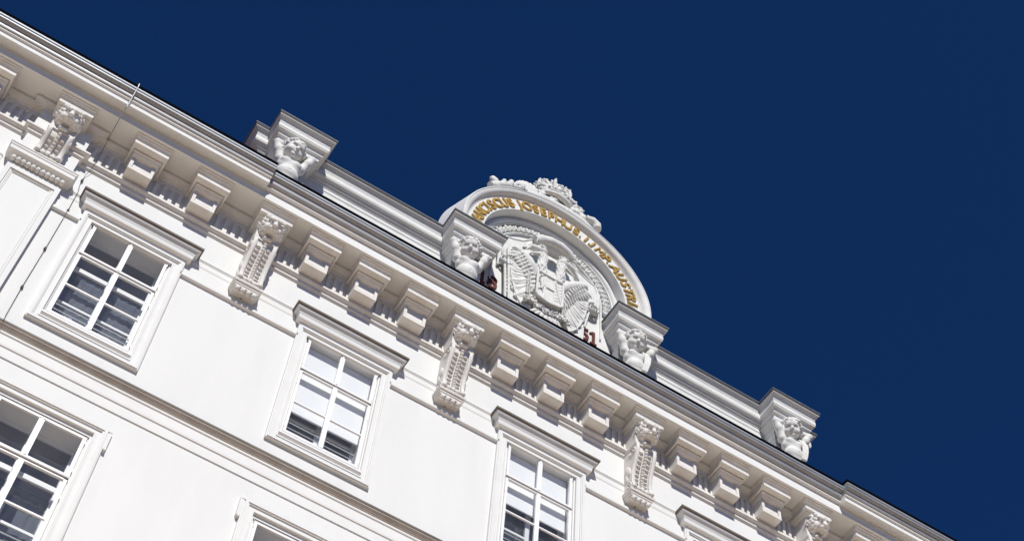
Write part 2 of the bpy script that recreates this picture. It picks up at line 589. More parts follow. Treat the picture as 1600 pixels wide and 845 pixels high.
for a, b in ((XL, CX0), (CX1, XR)):
    c = MB()
    c.sweep(lower[:4] + cym_out[:11] + [(.925, 5.437), (.918, 5.441), (.2, 5.443)], [(a, 0), (b, 0)], back=0.0)
    part(c, 'cornice', M_TRIM, True, angle=28)
    c = MB()
    c.sweep([(.3, 5.445), (.92, 5.4455)] + cym_out[13:] + [(1.022, 5.70), (.3, 5.72)], [(a, 0), (b, 0)], back=-.1)
    part(c, 'box_gutter', M_GUT, True, angle=28)
# zinc gutter edge and dark roof sheet
for a, b, y in ((XL, CX0 + .004, 1.022), (CX0 + .004, CX1 - .004, .885), (CX1 - .004, XR, 1.022)):
    e = MB()
    e.sweep([(y + .002, 5.572), (y + .014, 5.578), (y + .016, 5.60), (y + .008, 5.606), (y + .008, 5.612), (y + .02, 5.62), (y + .03, 5.632), (y + .033, 5.648), (y + .028, 5.664), (y + .018, 5.674), (y + .018, 5.69), (y - .1, 5.705)],
            [(a, 0), (b, 0)], back=y - .2)
    n_ = max(1, int((b - a) / 2.1))
    gpr = [(y + .004, 5.572), (y + .016, 5.577), (y + .019, 5.60), (y + .011, 5.608), (y + .023, 5.62), (y + .033, 5.632), (y + .0365, 5.648), (y + .0315, 5.665), (y + .021, 5.676), (y + .0175, 5.692)]
    for i in range(1, n_ + 1):
        xx = a + (b - a) * (i - .45) / n_
        e.sweep(gpr, [(xx - .022, 0), (xx + .022, 0)], back=y - .02)
    part(e, 'gutter', M_ZINC, True, angle=40)
    e = MB()
    e.sweep([(y + .012, 5.694), (y + .024, 5.698), (y + .024, 5.775), (y + .0, 5.785), (.1, 5.80)], [(a + .003, 0), (b - .003, 0)], back=0.0)
    part(e, 'roof_edge', M_BLACK)
r = MB()
r.add([(XL, -.75, 5.79), (XR, -.75, 5.79), (XR, 6, 8.2), (XL, 6, 8.2), (XL, 12.6, 5.7), (XR, 12.6, 5.7)], [(0, 1, 2, 3), (3, 2, 5, 4)])
part(r, 'roof', M_TILE)

# ---- modillions
def modillion():
    b = MB()
    hw = .225
    b.box(-hw, hw, -.29, -.0, 4.40, 4.80)
    b.box(-hw, hw, -.33, -.2895, 4.40, 4.475)
    b.box(-hw, -hw + .058, -.33, -.2895, 4.4745, 4.80)
    b.box(hw - .058, hw, -.33, -.2895, 4.4745, 4.80)
    prof = [(-.02, 4.775), (.012, 4.775), (.03, 4.782), (.05, 4.80), (.075, 4.83), (.095, 4.842), (.10, 4.845), (.10, 4.882), (.125, 4.884), (.13, 4.862), (.23, 4.862),
            (.235, 4.868), (.235, 4.94), (.19, 4.955), (.185, 4.99), (.195, 5.02), (.215, 5.045), (.24, 5.06), (.255, 5.065), (.26, 5.085), (.29, 5.09), (.295, 5.116)]
    b.sweep(prof, [(-hw, -.02), (-hw, -.325), (hw, -.325), (hw, -.02)], side=.40, back=-.15)
    return b
m0 = modillion().build('modillion', M_CREAM, B)
m0.location = (MODS[0] - 8, 0, -GZ)
for x in MODS[1:]:
    copy_tree(m0, B, dx=x - MODS[0])

# ---- lion consoles
def lion_console(x, zlow=3.102):
    k = MB()
    hw = .225
    k.box(-hw, hw, -.40, 0.0, 4.285, 4.86)
    k.box(-hw - .012, hw + .012, -.425, 0.0, 4.235, 4.262)
    prof = [(-.02, 4.80), (.03, 4.812), (.05, 4.83), (.10, 4.845), (.10, 4.862), (.165, 4.862), (.17, 4.868), (.17, 4.94), (.125, 4.955),
            (.12, 4.99), (.13, 5.02), (.15, 5.045), (.175, 5.06), (.19, 5.065), (.195, 5.085), (.225, 5.09), (.23, 5.116)]
    k.sweep(prof, [(-hw, -.02), (-hw, -.39), (hw, -.39), (hw, -.02)], side=.52, back=-.15)
    o = k.build('lion_console', M_CREAM, B)
    o.location = (x - 8, 0, -GZ)
    if zlow < 3.2:            # plinth with its row of drops
        k = MB()
        k.sweep([(-.02, 2.955), (0.0, 2.955), (0, 2.99), (.015, 3.0), (.02, 3.045), (.045, 3.05), (.05, 3.075), (.055, 3.10), (0, 3.105)], [(-.215, 0), (-.215, -.235), (.215, -.235), (.215, 0)], back=-.2)
        pl_ = k.build('plinth', M_CREAM, o)
        k = MB()
        for i in range(4):
            xx = -.156 + .104 * i
            k.ball((xx, -.195, 2.925), (.049, .055, .06), 12, 8)
        k.build('bead_row', M_CREAM, pl_, True, 60)
    # scroll body
    sc = MB()
    front = [(-.405, 4.235), (-.425, 4.19), (-.43, 4.13), (-.42, 4.06), (-.395, 3.97), (-.36, 3.87), (-.32, 3.76), (-.285, 3.65), (-.262, 3.54), (-.25, 3.44),
             (-.25, 3.34), (-.265, 3.25), (-.29, 3.19), (-.295, 3.15), (-.28, 3.115), (-.25, 3.102)]
    front = [(y, 4.235 - (4.235 - z) * (4.235 - zlow) / 1.133) for y, z in front]
    poly = front + [(0, zlow), (0, 4.235)]
    sc.prism_x([(y + .04, z) if 0 < i < 15 else (y, z) for i, (y, z) in enumerate(front)] + [(0, zlow), (0, 4.235)], -.151, .151)
    sc.prism_x(poly, -.222, -.150)
    sc.prism_x(poly, .150, .222)
    for s_ in (-1, 1):
        sc.tube([(s_ * .186, y - .004, z) for y, z in front], .036, 10, flat=.45)
        for cy_, cz_, rr in ((-.30, 4.08, .12), (-.18, zlow + .12, .085)):
            pts = []
            for i in range(26):
                a = 2 * PI * 1.6 * i / 25
                q = rr * (1 - .85 * i / 25)
                pts.append((s_ * .226, cy_ + q * math.cos(a), cz_ + q * math.sin(a)))
            sc.tube(pts, .017, 8)
        sc.ball((s_ * .222, -.15, (zlow + 4.1) / 2 + .05), (.03, .075, .17), 12, 8, rot3(-.35, 0, 0))
        sc.ball((s_ * .222, -.10, (zlow + 4.1) / 2 - .10), (.025, .05, .12), 12, 8, rot3(-.1, 0, 0))
    # bead string in the middle and husks in both channels
    L = [0.0]
    for a, b in zip(front[:-1], front[1:]):
        L.append(L[-1] + math.hypot(b[0] - a[0], b[1] - a[1]))
    def at(s_):
        return (np.interp(s_, L, [p[0] for p in front]), np.interp(s_, L, [p[1] for p in front]))
    sc.tube([(0, y + .03, z) for y, z in front[:-2]], .026, 8)
    for i in range(int((L[-1] - .16) / .074)):
        y, z = at(.10 + i * .074)
        sc.ball((0, y - .0, z), (.036, .036, .031), 10, 7)
    for s_ in (-1, 1):
        for i in range(int((L[-1] - .26) / .105)):
            y, z = at(.18 + i * .105)
            sc.ball((s_ * .092, y + .032, z), (.044, .034, .024), 10, 7, rot3(.55, 0, 0))
        sc.ball((s_ * .186, -.285, zlow + .05), (.052, .05, .05), 12, 8)
        sc.ball((s_ * .09, -.265, zlow + .06), (.06, .04, .055), 12, 8)
    sc.ball((0, -.27, zlow + .075), (.04, .04, .07), 10, 7)
    sc.build('scroll', M_CREAM, o, True, 50)
    # lion mask, one skin: wavy mane locks in two layers round a snarling face
    P = []
    rnd = random.Random(3)
    cz_ = 4.60
    P.append(('e', (0, -.44, cz_ - .01), (.17, .09, .20), None, .03))
    P.append(('e', (0, -.40, cz_ + .03), (.16, .12, .17), None, .03))
    for ring_, (r0, r1, y0_, y1_, n_) in enumerate(((.12, .215, -.50, -.42, 19), (.115, .178, -.545, -.475, 15))):
        for i in range(n_):
            a = 2 * PI * i / n_ + .2 * ring_
            tw = .28 * (1 if i % 2 else -1)
            c0, s0, c1, s1 = math.cos(a), math.sin(a), math.cos(a + tw), math.sin(a + tw)
            st_ = 1.18 if s1 < 0 else 1.08
            mid = ((r0 + r1) / 2 * c0, (y0_ + y1_) / 2 - .025, cz_ + (r0 + r1) / 2 * s0 * st_)
            P.append(('c', (r0 * c0, y0_, cz_ + r0 * s0), mid, .030, .034, .010))
            P.append(('c', mid, (r1 * c1, y1_, cz_ + r1 * s1 * st_), .033, .016, .008))
    P.append(('e', (0, -.545, cz_ + .015), (.125, .09, .125), None, .02))
    P.append(('c', (0, -.615, cz_ + .085), (0, -.695, cz_ - .01), .034, .036, .02))      # nose ridge
    P.append(('e', (0, -.722, cz_ - .015), (.050, .024, .028), None, .006))
    for s_ in (-1, 1):
        P.append(('e', (s_ * .040, -.675, cz_ - .066), (.042, .046, .042), None, .012))  # whisker pads
        P.append(('c', (s_ * .022, -.645, cz_ + .098), (s_ * .110, -.595, cz_ + .118), .027, .020, .010))   # brow
        P.append(('e', (s_ * .100, -.585, cz_ - .045), (.042, .05, .065), None, .02))     # cheek
        P.append(('-e', (s_ * .066, -.655, cz_ + .055), (.034, .04, .026), None, .006))
        P.append(('e', (s_ * .066, -.612, cz_ + .055), (.021, .02, .019), None, .004))
        P.append(('e', (s_ * .135, -.53, cz_ + .145), (.036, .03, .044), None, .010))      # ear
    P.append(('c', (-.034, -.60, cz_ - .235), (.034, -.60, cz_ - .235), .036, .036, .012))  # jaw
    P.append(('c', (-.05, -.52, cz_ - .21), (-.034, -.60, cz_ - .235), .04, .034, .012))
    P.append(('c', (.05, -.52, cz_ - .21), (.034, -.60, cz_ - .235), .04, .034, .012))
    P.append(('-e', (0, -.63, cz_ - .158), (.066, .14, .046), None, .006))                # open mouth
    for s_ in (-1, 1):
        P.append(('c', (s_ * .045, -.685, cz_ - .095), (s_ * .043, -.69, cz_ - .145), .012, .004, .003))  # fang
    Q = rot3(.58, 0, 0)                        # the mask looks down to the street
    Qn = np.array(Q)
    def big(v):
        w_ = Q @ Vector((v[0] * 1.16, (v[1] + .44) * 1.12, (v[2] - 4.60) * 1.13))
        return (w_.x, w_.y - .455, w_.z + 4.60)
    N = []
    for p in P:
        if 'e' in p[0]:
            N.append((p[0], big(p[1]), tuple(1.14 * q_ for q_ in p[2]), Qn, p[4] if len(p) > 4 else .02))
        else:
            N.append((p[0], big(p[1]), big(p[2]), p[3] * 1.15, p[4] * 1.15) + tuple(p[5:]))
    P = N
    sdf_skin(P, .0105, 'lion_head', M_CREAM, o, k=.02)
    return o
k0 = lion_console(LIONS[1])
for x in LIONS[2:5]:
    copy_tree(k0, B, dx=x - LIONS[1])
k1 = lion_console(LIONS[0], 3.60)
copy_tree(k1, B, dx=LIONS[5] - LIONS[0])

# ---- pilasters
def pilaster(x):
    k = MB()
    hw = .47
    y = -.13
    k.box(-hw, hw, -.085, 0, -.34, 3.16)
    k.box(-hw, -hw + .085, y, -.0845, -.34, 3.16)
    k.box(hw - .085, hw, y, -.0845, -.34, 3.16)
    k.box(-hw + .085, hw - .085, y, -.0845, 3.06, 3.16)
    # panel moulding
    for a, d in ((.105, .022), (.135, .014)):
        k.tube([(-hw + a, -.09, -.3), (-hw + a, -.09, 3.06 - a + .085), (hw - a, -.09, 3.06 - a + .085), (hw - a, -.09, -.3)], d, 6)
    k.sweep([(0, 3.36), (.03, 3.38), (.07, 3.40), (.11, 3.405), (.115, 3.41), (.115, 3.50), (.125, 3.505), (.13, 3.52), (.135, 3.55), (.145, 3.555), (.145, 3.585), (0, 3.60)],
            [(-hw + .015, 0), (-hw + .015, y), (hw - .015, y), (hw - .015, 0)], back=-.12)
    k.box(-hw + .03, hw - .03, -.12, 0, 3.16, 3.36)
    o = k.build('pilaster', M_WALL, B)
    o.location = (x - 8, 0, -GZ)
    b = MB()
    for i in range(11):
        b.ball((-.43 + .086 * i, -.165, 3.275), (.045, .055, .062), 12, 8)
    b.build('bead_row', M_CREAM, o, True, 60)
    return o
p0 = pilaster(PIL[0])
for x in PIL[1:]:
    copy_tree(p0, B, dx=x - PIL[0])

# ---- windows
def ring(mb, hx0, hx1, z0, z1, wl, wt, wb, y0, y1):
    """rectangular frame, outer half width hx, inner by widths"""
    mb.box(hx0, hx0 + wl, y0, y1, z0, z1)
    mb.box(hx1 - wl, hx1, y0, y1, z0, z1)
    mb.box(hx0 + wl, hx1 - wl, y0, y1, z1 - wt, z1)
    mb.box(hx0 + wl, hx1 - wl, y0, y1, z0, z0 + wb)

def make_window(x, ztop, zbot, yo, hood, ear):
    """ztop / zbot: top and bottom of the sash; yo: wall plane"""
    c = MB()
    H = .918
    cb, ct = zbot - .35, ztop + (.155 if hood else .30)
    # casing: raised outer moulding, flat band, inner bead
    def casing(inset, wdt, y):
        x0, x1, z0, z1 = -H + inset, H - inset, cb + inset * .9, ct - inset
        c.box(x0, x0 + wdt, yo + y, yo + .02, z0, z1)
        c.box(x1 - wdt, x1, yo + y, yo + .02, z0, z1)
        c.box(x0 + wdt, x1 - wdt, yo + y, yo + .02, z1 - wdt, z1)
        c.box(x0 + wdt, x1 - wdt, yo + y, yo + .02, z0, z0 + wdt)
    casing(0, .022, -.058)
    casing(.0215, .05, -.075)
    casing(.071, .022, -.058)
    casing(.0925, .072, -.034)
    casing(.164, .026, -.048)
    if hood:
        c.box(-H + .03, H - .03, yo - .05, yo + .02, ct - .001, ct + .05)
    if ear:
        for s_ in (-1, 1):
            c.box(min(s_ * (H - .0), s_ * (H + .06)), max(s_ * (H - .0), s_ * (H + .045)), yo - .066, yo + .02, ct - .40, ct - .003)
            c.box(min(s_ * (H + .005), s_ * (H + .048)), max(s_ * (H + .005), s_ * (H + .048)), yo - .072, yo + .02, ct - .43, ct - .4003)
        c.box(-H - .0445, H + .0445, yo - .0735, yo + .02, ct - .06, ct)
    # reveal box between the outer and the inner window
    c.box(-.705, -.655, yo + .03, yo + .33, zbot - .02, ztop + .02)
    c.box(.655, .705, yo + .03, yo + .33, zbot - .02, ztop + .02)
    c.box(-.655, .655, yo + .03, yo + .33, ztop - .03, ztop + .02)
    c.box(-.655, .655, yo + .03, yo + .33, zbot - .02, zbot + .04)
    o = c.build('window', M_TRIM, B)
    o.location = (x - 8, 0, -GZ)
    o['zb'] = zbot
    # sill
    s = MB()
    s.sweep([(0, zbot - .15), (.03, zbot - .148), (.055, zbot - .125), (.055, zbot - .095), (.0, zbot - .075)], [(-.735, yo - .02), (.735, yo - .02)], back=-.05)
    s.sweep([(0, zbot - .03), (.035, zbot - .02), (.04, zbot + .012), (.0, zbot + .025)], [(-.675, yo - .0), (.675, yo - .0)], back=-.04)
    s.build('sill', M_PAINT, o)
    # outer sash: frame, transom, meeting stiles, one glazing bar below
    zt = zbot + 1.6665
    f = MB()
    ring(f, -.668, .668, zbot, ztop, .050, .046, .064, yo - .008, yo + .035)
    f.box(-.618, .618, yo - .012, yo + .035, zt - .052, zt + .066)
    f.sweep([(0, zt - .006), (.014, zt - .003), (.02, zt + .008), (.014, zt + .020), (0, zt + .024)], [(-.672, yo - .011), (.672, yo - .011)], back=-.02)
    for a, b in ((zbot + .07, zt - .06), (zt + .075, ztop - .052)):
        f.box(-.042, .042, yo - .008, yo + .035, a - .02, b + .02)
        f.box(-.018, .018, yo - .024, yo - .0075, a - .02, b + .02)
    f.box(-.62, -.04, yo - .004, yo + .03, zbot + .805, zbot + .833)
    f.box(.04, .62, yo - .004, yo + .03, zbot + .805, zbot + .833)
    f.box(-.68, .68, yo - .005, yo + .02, ztop + .0, ztop + .012)
    for s_ in (-1, 1):            # hinges
        for zz in (zbot + .12, zbot + 1.25, zt + .14, ztop - .14):
            f.box(s_ * .666 - .007, s_ * .666 + .007, yo - .018, yo - .007, zz, zz + .075)
    f.build('sash', M_PAINT, o)
    for za_, zb_ in ((ztop + .001, ztop + .015), (zt - .028, zt - .012)):  # dark strips stand in for shadow lines at sash head and transom
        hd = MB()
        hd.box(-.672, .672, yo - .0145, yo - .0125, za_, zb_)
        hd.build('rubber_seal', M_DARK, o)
    p = MB()
    for a, b in ((-.62, -.04), (.04, .62)):
        for c_, d_ in ((zbot + .06, zt - .05), (zt + .06, ztop - .044)):
            p.add([(a, yo + .016, c_), (b, yo + .016, c_), (b, yo + .016, d_), (a, yo + .016, d_)], [(0, 1, 2, 3)])
    p.build('pane', M_GLASS, o)
    # inner window behind
    i = MB()
    ring(i, -.655, .655, zbot + .0, ztop - .03, .05, .06, .05, yo + .30, yo + .345)
    i.box(-.605, .605, yo + .30, yo + .345, zt - .03, zt + .06)
    i.box(-.045, .045, yo + .30, yo + .345, zbot + .05, ztop - .09)
    i.box(-.605, -.045, yo + .31, yo + .34, zbot + .74, zbot + .785)
    i.box(.045, .605, yo + .31, yo + .34, zbot + .74, zbot + .785)
    i.build('inner_frame', M_PAINT, o)
    ip = MB()
    ip.add([(-.605, yo + .327, zbot + .05), (.605, yo + .327, zbot + .05), (.605, yo + .327, ztop - .09), (-.605, yo + .327, ztop - .09)], [(0, 1, 2, 3)])
    ip.build('inner_pane', M_GLASS, o)
    rd = MB()
    for zz in (zbot + .215, zbot + .345):
        rd.tube([(-.655, yo + .06, zz), (.655, yo + .06, zz)], .011, 8)
    rd.build('safety_rod', M_STEEL, o)
    rm = MB()
    rm.box(-1.3, 1.3, yo + 1.6, yo + 1.65, zbot - .6, ztop + .5)
    rm.box(-1.35, -1.3, yo + .36, yo + 1.65, zbot - .6, ztop + .5)
    rm.box(1.3, 1.35, yo + .36, yo + 1.65, zbot - .6, ztop + .5)
    rm.box(-1.3, 1.3, yo + .36, yo + 1.65, ztop + .45, ztop + .5)
    rm.box(-1.3, 1.3, yo + .36, yo + 1.65, zbot - .6, zbot - .55)
    rm.build('room', M_ROOM, o)
    if hood:
        h = MB()
        pr = [(.06, ct + .0), (.066, ct + .02), (.072, ct + .035), (.075, ct + .045), (.085, ct + .048), (.12, ct + .052), (.135, ct + .06), (.142, ct + .075), (.146, ct + .150), (0.0, ct + .152)]
        pr2 = [(0.0, ct + .153), (.150, ct + .153),
              (.155, ct + .175), (.165, ct + .205), (.178, ct + .222), (.198, ct + .235), (.212, ct + .252), (.22, ct + .27), (.222, ct + .285), (.222, ct + .30), (0.0, ct + .33)]
        h.sweep(pr, [(-H + .07, yo + .0), (-H + .07, yo - .001), (H - .07, yo - .001), (H - .07, yo + .0)], back=-.01)
        h.build('hood', M_TRIM, o, True, 25)
        h = MB()
        h.sweep(pr2, [(-H + .07, yo + .0), (-H + .07, yo - .001), (H - .07, yo - .001), (H - .07, yo + .0)], back=-.01)
        h.build('hood_crown', M_CYMA, o, True, 25)
        h = MB()
        h.sweep([(.10, ct + .286), (.228, ct + .286), (.247, ct + .296), (.252, ct + .303), (.252, ct + .345), (0.0, ct + .372)], [(-H + .07, yo + .0), (-H + .07, yo - .001), (H - .07, yo - .001), (H - .07, yo + .0)], back=-.01)
        h.build('hood_flashing', M_DRIP, o)
        h = MB()
        h.tube([(.22, yo - .12, ct + .34), (.222, yo - .12, ct + .47)], .004, 5)
        h.build('bird_pin', M_STEEL, o)
    return o
win = {}
w0 = make_window(WX[0], 2.913, .351, 0.0, True, False)
w1 = make_window(WX[0], -1.70, -4.262, 0.045, False, True)
win[('u', WX[0])] = w0
for x in WX[1:]:
    copy_tree(w0, B, dx=x - WX[0])
    copy_tree(w1, B, dx=x - WX[0])

# ---- attic parapet
AX0, AX1 = 1.36, 14.64
for q_ in ([(AX0, .32), (5.7, .32), (5.7, .8), (AX0 + .3, .8), (AX0 + .3, 4.2), (AX0, 4.2)], [(10.3, .32), (AX1, .32), (AX1, 4.2), (AX1 - .3, 4.2), (AX1 - .3, .8), (10.3, .8)]):
    a = MB()
    a.loft([[(x, y, 5.7) for x, y in q_], [(x, y, 8.06) for x, y in q_]])
    part(a, 'attic_wall', M_ATTIC)
aprof = [(0, 7.99), (.018, 8.02), (.022, 8.11), (.04, 8.12), (.045, 8.17), (.095, 8.18), (.10, 8.225), (.13, 8.235), (.17, 8.25), (.172, 8.275), (.18, 8.28), (.18, 8.42), (.166, 8.427),
         (.166, 8.437), (.0, 8.44)]
acyma = [(0, 8.442), (.170, 8.442), (.176, 8.447), (.178, 8.475), (.185, 8.50), (.20, 8.525), (.225, 8.548), (.25, 8.566), (.268, 8.58), (.275, 8.602), (0, 8.62)]
aflash = [(.262, 8.604), (.284, 8.606), (.288, 8.612), (.288, 8.652), (0, 8.655)]
alip = [(.25, 8.653), (.300, 8.653), (.304, 8.662), (.298, 8.676), (0, 8.70)]
for pth in ([(AX0, 4.2), (AX0, .32), (5.75, .32)], [(10.25, .32), (AX1, .32), (AX1, 4.2)]):
    c = MB()
    c.sweep(aprof, pth, back=-.2)
    part(c, 'attic_cornice', M_ATTIC, True, angle=25)
    c = MB()
    c.sweep(acyma, pth, back=-.22)
    part(c, 'attic_crown', M_CYMA, True, angle=25)
    c = MB()
    c.sweep(aflash, pth, back=-.25)
    part(c, 'drip_edge', M_LEAD)
    c = MB()
    c.sweep(alip, pth, back=-.25)
    part(c, 'flashing', M_ZINC)
PED = [2.0, 6.0, 10.0, 14.0]
cprof = [(0, 7.86), (.03, 7.88), (.045, 7.98), (.10, 7.995), (.12, 8.05), (.18, 8.065), (.19, 8.14), (.205, 8.165), (.25, 8.175), (.255, 8.245), (.28, 8.27), (.335, 8.28), (.34, 8.31), (.35, 8.315), (.35, 8.43), (.335, 8.437),
         (.335, 8.447), (.0, 8.45)]
ccyma = [(0, 8.452), (.34, 8.452), (.346, 8.457), (.348, 8.48), (.355, 8.505), (.37, 8.53), (.395, 8.552), (.42, 8.568), (.44, 8.58), (.447, 8.602), (0, 8.62)]
cflash = [(.43, 8.604), (.454, 8.606), (.458, 8.612), (.458, 8.652), (0, 8.655)]
clip = [(.42, 8.653), (.470, 8.653), (.474, 8.662), (.468, 8.676), (0, 8.71)]
for i, x in enumerate(PED):
    c = MB()
    c.box(x - .34, x + .34, 0.0, .5, 5.7, 7.9)
    c.box(x - .33, x + .33, -.42, 0.02, 5.7, 6.46)
    c.sweep(cprof, [(x - .34, .45), (x - .34, 0), (x + .34, 0), (x + .34, .45)], side=.64, back=-.3)
    o = part(c, 'pedestal', M_ATTIC)
    c = MB()
    c.sweep(ccyma, [(x - .34, .45), (x - .34, 0), (x + .34, 0), (x + .34, .45)], side=.64, back=-.3)
    c.build('pedestal_crown', M_CYMA, o, True, 25)
    c = MB()
    c.sweep(cflash, [(x - .34, .45), (x - .34, 0), (x + .34, 0), (x + .34, .45)], side=.64, back=-.3)
    c.build('drip_edge', M_LEAD, o)
    c = MB()
    c.sweep(clip, [(x - .34, .45), (x - .34, 0), (x + .34, 0), (x + .34, .45)], side=.64, back=-.3)
    c.build('flashing', M_ZINC, o)

# ---- arched pediment
AC = (8.0, 9.22)
def arch_sweep(mb, prof, zlow=8.40, n=64, closed=True):
    rings = []
    for s_ in (-1, 1):
        pass
    pts = [('l', zlow), ('l', (zlow + AC[1]) / 2)] + [('a', -90 + 180 * i / n) for i in range(n + 1)] + [('r', (zlow + AC[1]) / 2), ('r', zlow)]
    for kk, t in pts:
        if kk == 'a':
            a_ = math.radians(t)
            rings.append([(AC[0] + R * math.sin(a_), y, AC[1] + R * math.cos(a_)) for R, y in prof])
        else:
            s_ = -1 if kk == 'l' else 1
            rings.append([(AC[0] + s_ * R, y, t) for R, y in prof])
    return mb.loft(rings)
ar = MB()
arch_sweep(ar, [(1.60, .24), (1.60, .17), (1.605, .155), (1.615, .15), (1.63, .15), (1.64, .135), (1.65, .115), (1.675, .098), (1.70, .094), (1.725, .10), (1.745, .118), (1.752, .13), (1.77, .13), (1.77, .09),
                (1.785, -.085), (1.79, -.10), (2.168, -.10), (2.172, -.112), (2.19, -.115), (2.196, -.135), (2.206, -.14), (2.215, -.165), (2.235, -.195), (2.265, -.218), (2.30, -.232), (2.325, -.236),
                (2.328, -.248), (2.345, -.25), (2.358, -.24), (2.60, .45), (1.60, .45)])
part(ar, 'arch', M_ATTIC, True, angle=25)
ty = MB()
ply = [(8 - 1.62, 8.80), (8 + 1.62, 8.80)] + [(AC[0] + 1.62 * math.sin(math.radians(t)), AC[1] + 1.62 * math.cos(math.radians(t))) for t in np.linspace(90, -90, 37)]
ty.prism(ply, .25, .50)
ty.box(8 - 1.62, 8 + 1.62, .235, .499, 5.75, 8.801)
arch_sweep(ty, [(1.335, .236), (1.62, .236), (1.62, .46), (1.335, .46)], zlow=8.70, n=48)
part(ty, 'tympanum', M_ATTIC)
# leaf band inside the arch
lf = MB()
rnd = random.Random(5)
for i in range(33):
    t = math.radians(-97 + 194 * i / 32)
    ca, sa = math.cos(t), math.sin(t)
    def P(r, u, y):   # radial, tangential
        return (AC[0] + r * sa + u * ca, y, AC[1] + r * ca - u * sa)
    Rm = rot3(0, t, 0)
    for u, r, sx, sz, an in ((0, 1.50, .045, .10, 0), (-.055, 1.475, .032, .075, -.55), (.055, 1.475, .032, .075, .55), (-.05, 1.42, .028, .05, -1.0), (.05, 1.42, .028, .05, 1.0), (0, 1.40, .04, .04, 0)):
        lf.ball(P(r, u, .205 - .02 * rnd.random()), (sx, .05, sz), 8, 6, rot3(0, t + an + .1 * rnd.uniform(-1, 1), 0))
    lf.ball(P(1.575, .075, .2), (.02, .03, .03), 6, 5)
arch_sweep(lf, [(1.335, .24), (1.335, .195), (1.345, .185), (1.365, .185), (1.372, .195), (1.372, .24)], n=48, zlow=8.0)
part(lf, 'leaf_band', M_STAT, True, angle=60)

# ---- writing
def glyph(ch, size, depth, bold, kern=0):
    cu = bpy.data.curves.new('glyph', 'FONT')
    cu.body = ch
    cu.size = size
    cu.extrude = depth
    cu.offset = bold
    cu.bevel_depth = 0.004
    cu.bevel_resolution = 0
    cu.align_x = 'CENTER'
    o = bpy.data.objects.new('glyph', cu)
    COL.objects.link(o)
    dg = bpy.context.evaluated_depsgraph_get()
    me = o.evaluated_get(dg).to_mesh()
    vs = [tuple(v.co) for v in me.vertices]
    fs = [tuple(p.vertices) for p in me.polygons]
    o.evaluated_get(dg).to_mesh_clear()
    bpy.data.objects.remove(o, do_unlink=True)
    bpy.data.curves.remove(cu)
    return vs, fs
ins = MB()
LET = [('F', -99.5), ('R', -92), ('A', -84.2), ('N', -76.6), ('C', -69.3), ('I', -64), ('S', -58.4), ('C', -51.8), ('U', -45), ('S', -38.6), ('J', -30.8), ('O', -24.6), ('S', -17.8), ('E', -12),
       ('P', -5.9), ('H', .4), ('U', 7), ('S', 13.6), ('.', 17.6), ('I', 21.9), ('.', 25.6), ('I', 27.4), ('M', 34), ('P', 40.2), ('.', 44), ('A', 50), ('U', 57), ('S', 64.2), ('T', 70.5), ('R', 76.8), ('I', 82.6),
       ('A', 89), ('E', 96)]
for ch, t in LET:
    vs, fs = glyph(ch, .38, .014, .0 if ch in 'M.' else .005)
    a_ = math.radians(t)
    out = []
    for x, y, z in vs:
        r = 1.846 + y
        x *= .84 if ch == 'M' else .92
        out.append((AC[0] + r * math.sin(a_) + x * math.cos(a_), -.10 - .018 - z, AC[1] + r * math.cos(a_) - x * math.sin(a_)))
    ins.add(out, fs)
part(ins, 'inscription', M_GOLD)
def serif(mb, x, y, z, wd):
    mb.box(x - wd, x + wd, y - .045, y, z, z + .045)
for txt, x, z in (('1', 6.485, 7.735), ('8', 6.72, 7.735), ('5', 8.97, 7.72), ('1', 9.19, 7.72)):
    nb = MB()
    if txt == '1':
        nb.box(x - .032, x + .032, .205, .236, z, z + .425)
        nb.box(x - .08, x + .08, .206, .2355, z - .003, z + .042)
        nb.prism([(x - .03, z + .422), (x - .03, z + .345), (x - .10, z + .315), (x - .10, z + .357)], .2065, .2355)
    else:
        vs, fs = glyph(txt, .60, .012, .006)
        nb.add([(x + vx * .86, .22 - vz, z + vy) for vx, vy, vz in vs], fs)
    part(nb, 'date_numeral', M_RED)

# ================================================================== COAT OF ARMS in the tympanum
E = empty('coat_of_arms', (8, .22, 7.4))
tag(E, 'white relief of a two headed eagle with shield and scroll filling the arched pediment', 'coat of arms')
def epart(mb, name, smooth=True, parent=None, material=None):
    o = mb.build(name, material or M_STAT, parent or E, smooth, 50)
    if parent is None:
        o.location = (0, -.22, -7.4)
    return o
ct_ = MB()
half = [(0, 10.38), (.40, 10.34), (.52, 10.2), (.72, 9.95), (.95, 9.82), (1.12, 9.76), (1.19, 9.55), (1.19, 9.25), (1.14, 8.98), (1.02, 8.72), (.96, 8.4), (.90, 8.0), (.86, 7.4)]
poly = [(-x, z) for x, z in reversed(half)] + half[1:]
ct_.prism([(-.88, 7.4), (.88, 7.4), (.90, 8.0), (.96, 8.4), (1.0, 8.72), (.98, 8.80), (-.98, 8.80), (-1.0, 8.72), (-.96, 8.4), (-.90, 8.0)], .13, .30)
for s_ in (-1, 1):       # the cloth sides stand proud of the hollow
    ct_.prism([(s_ * x, z) for x, z in ((.66, 8.795), (1.05, 8.795), (1.14, 8.98), (1.19, 9.25), (1.19, 9.55), (1.12, 9.76), (.95, 9.82), (.72, 9.95), (.62, 9.98), (.78, 9.5))], .12, .42)
ct_.tube([(x, .125, z) for x, z in poly[1:-1]], .028, 6)
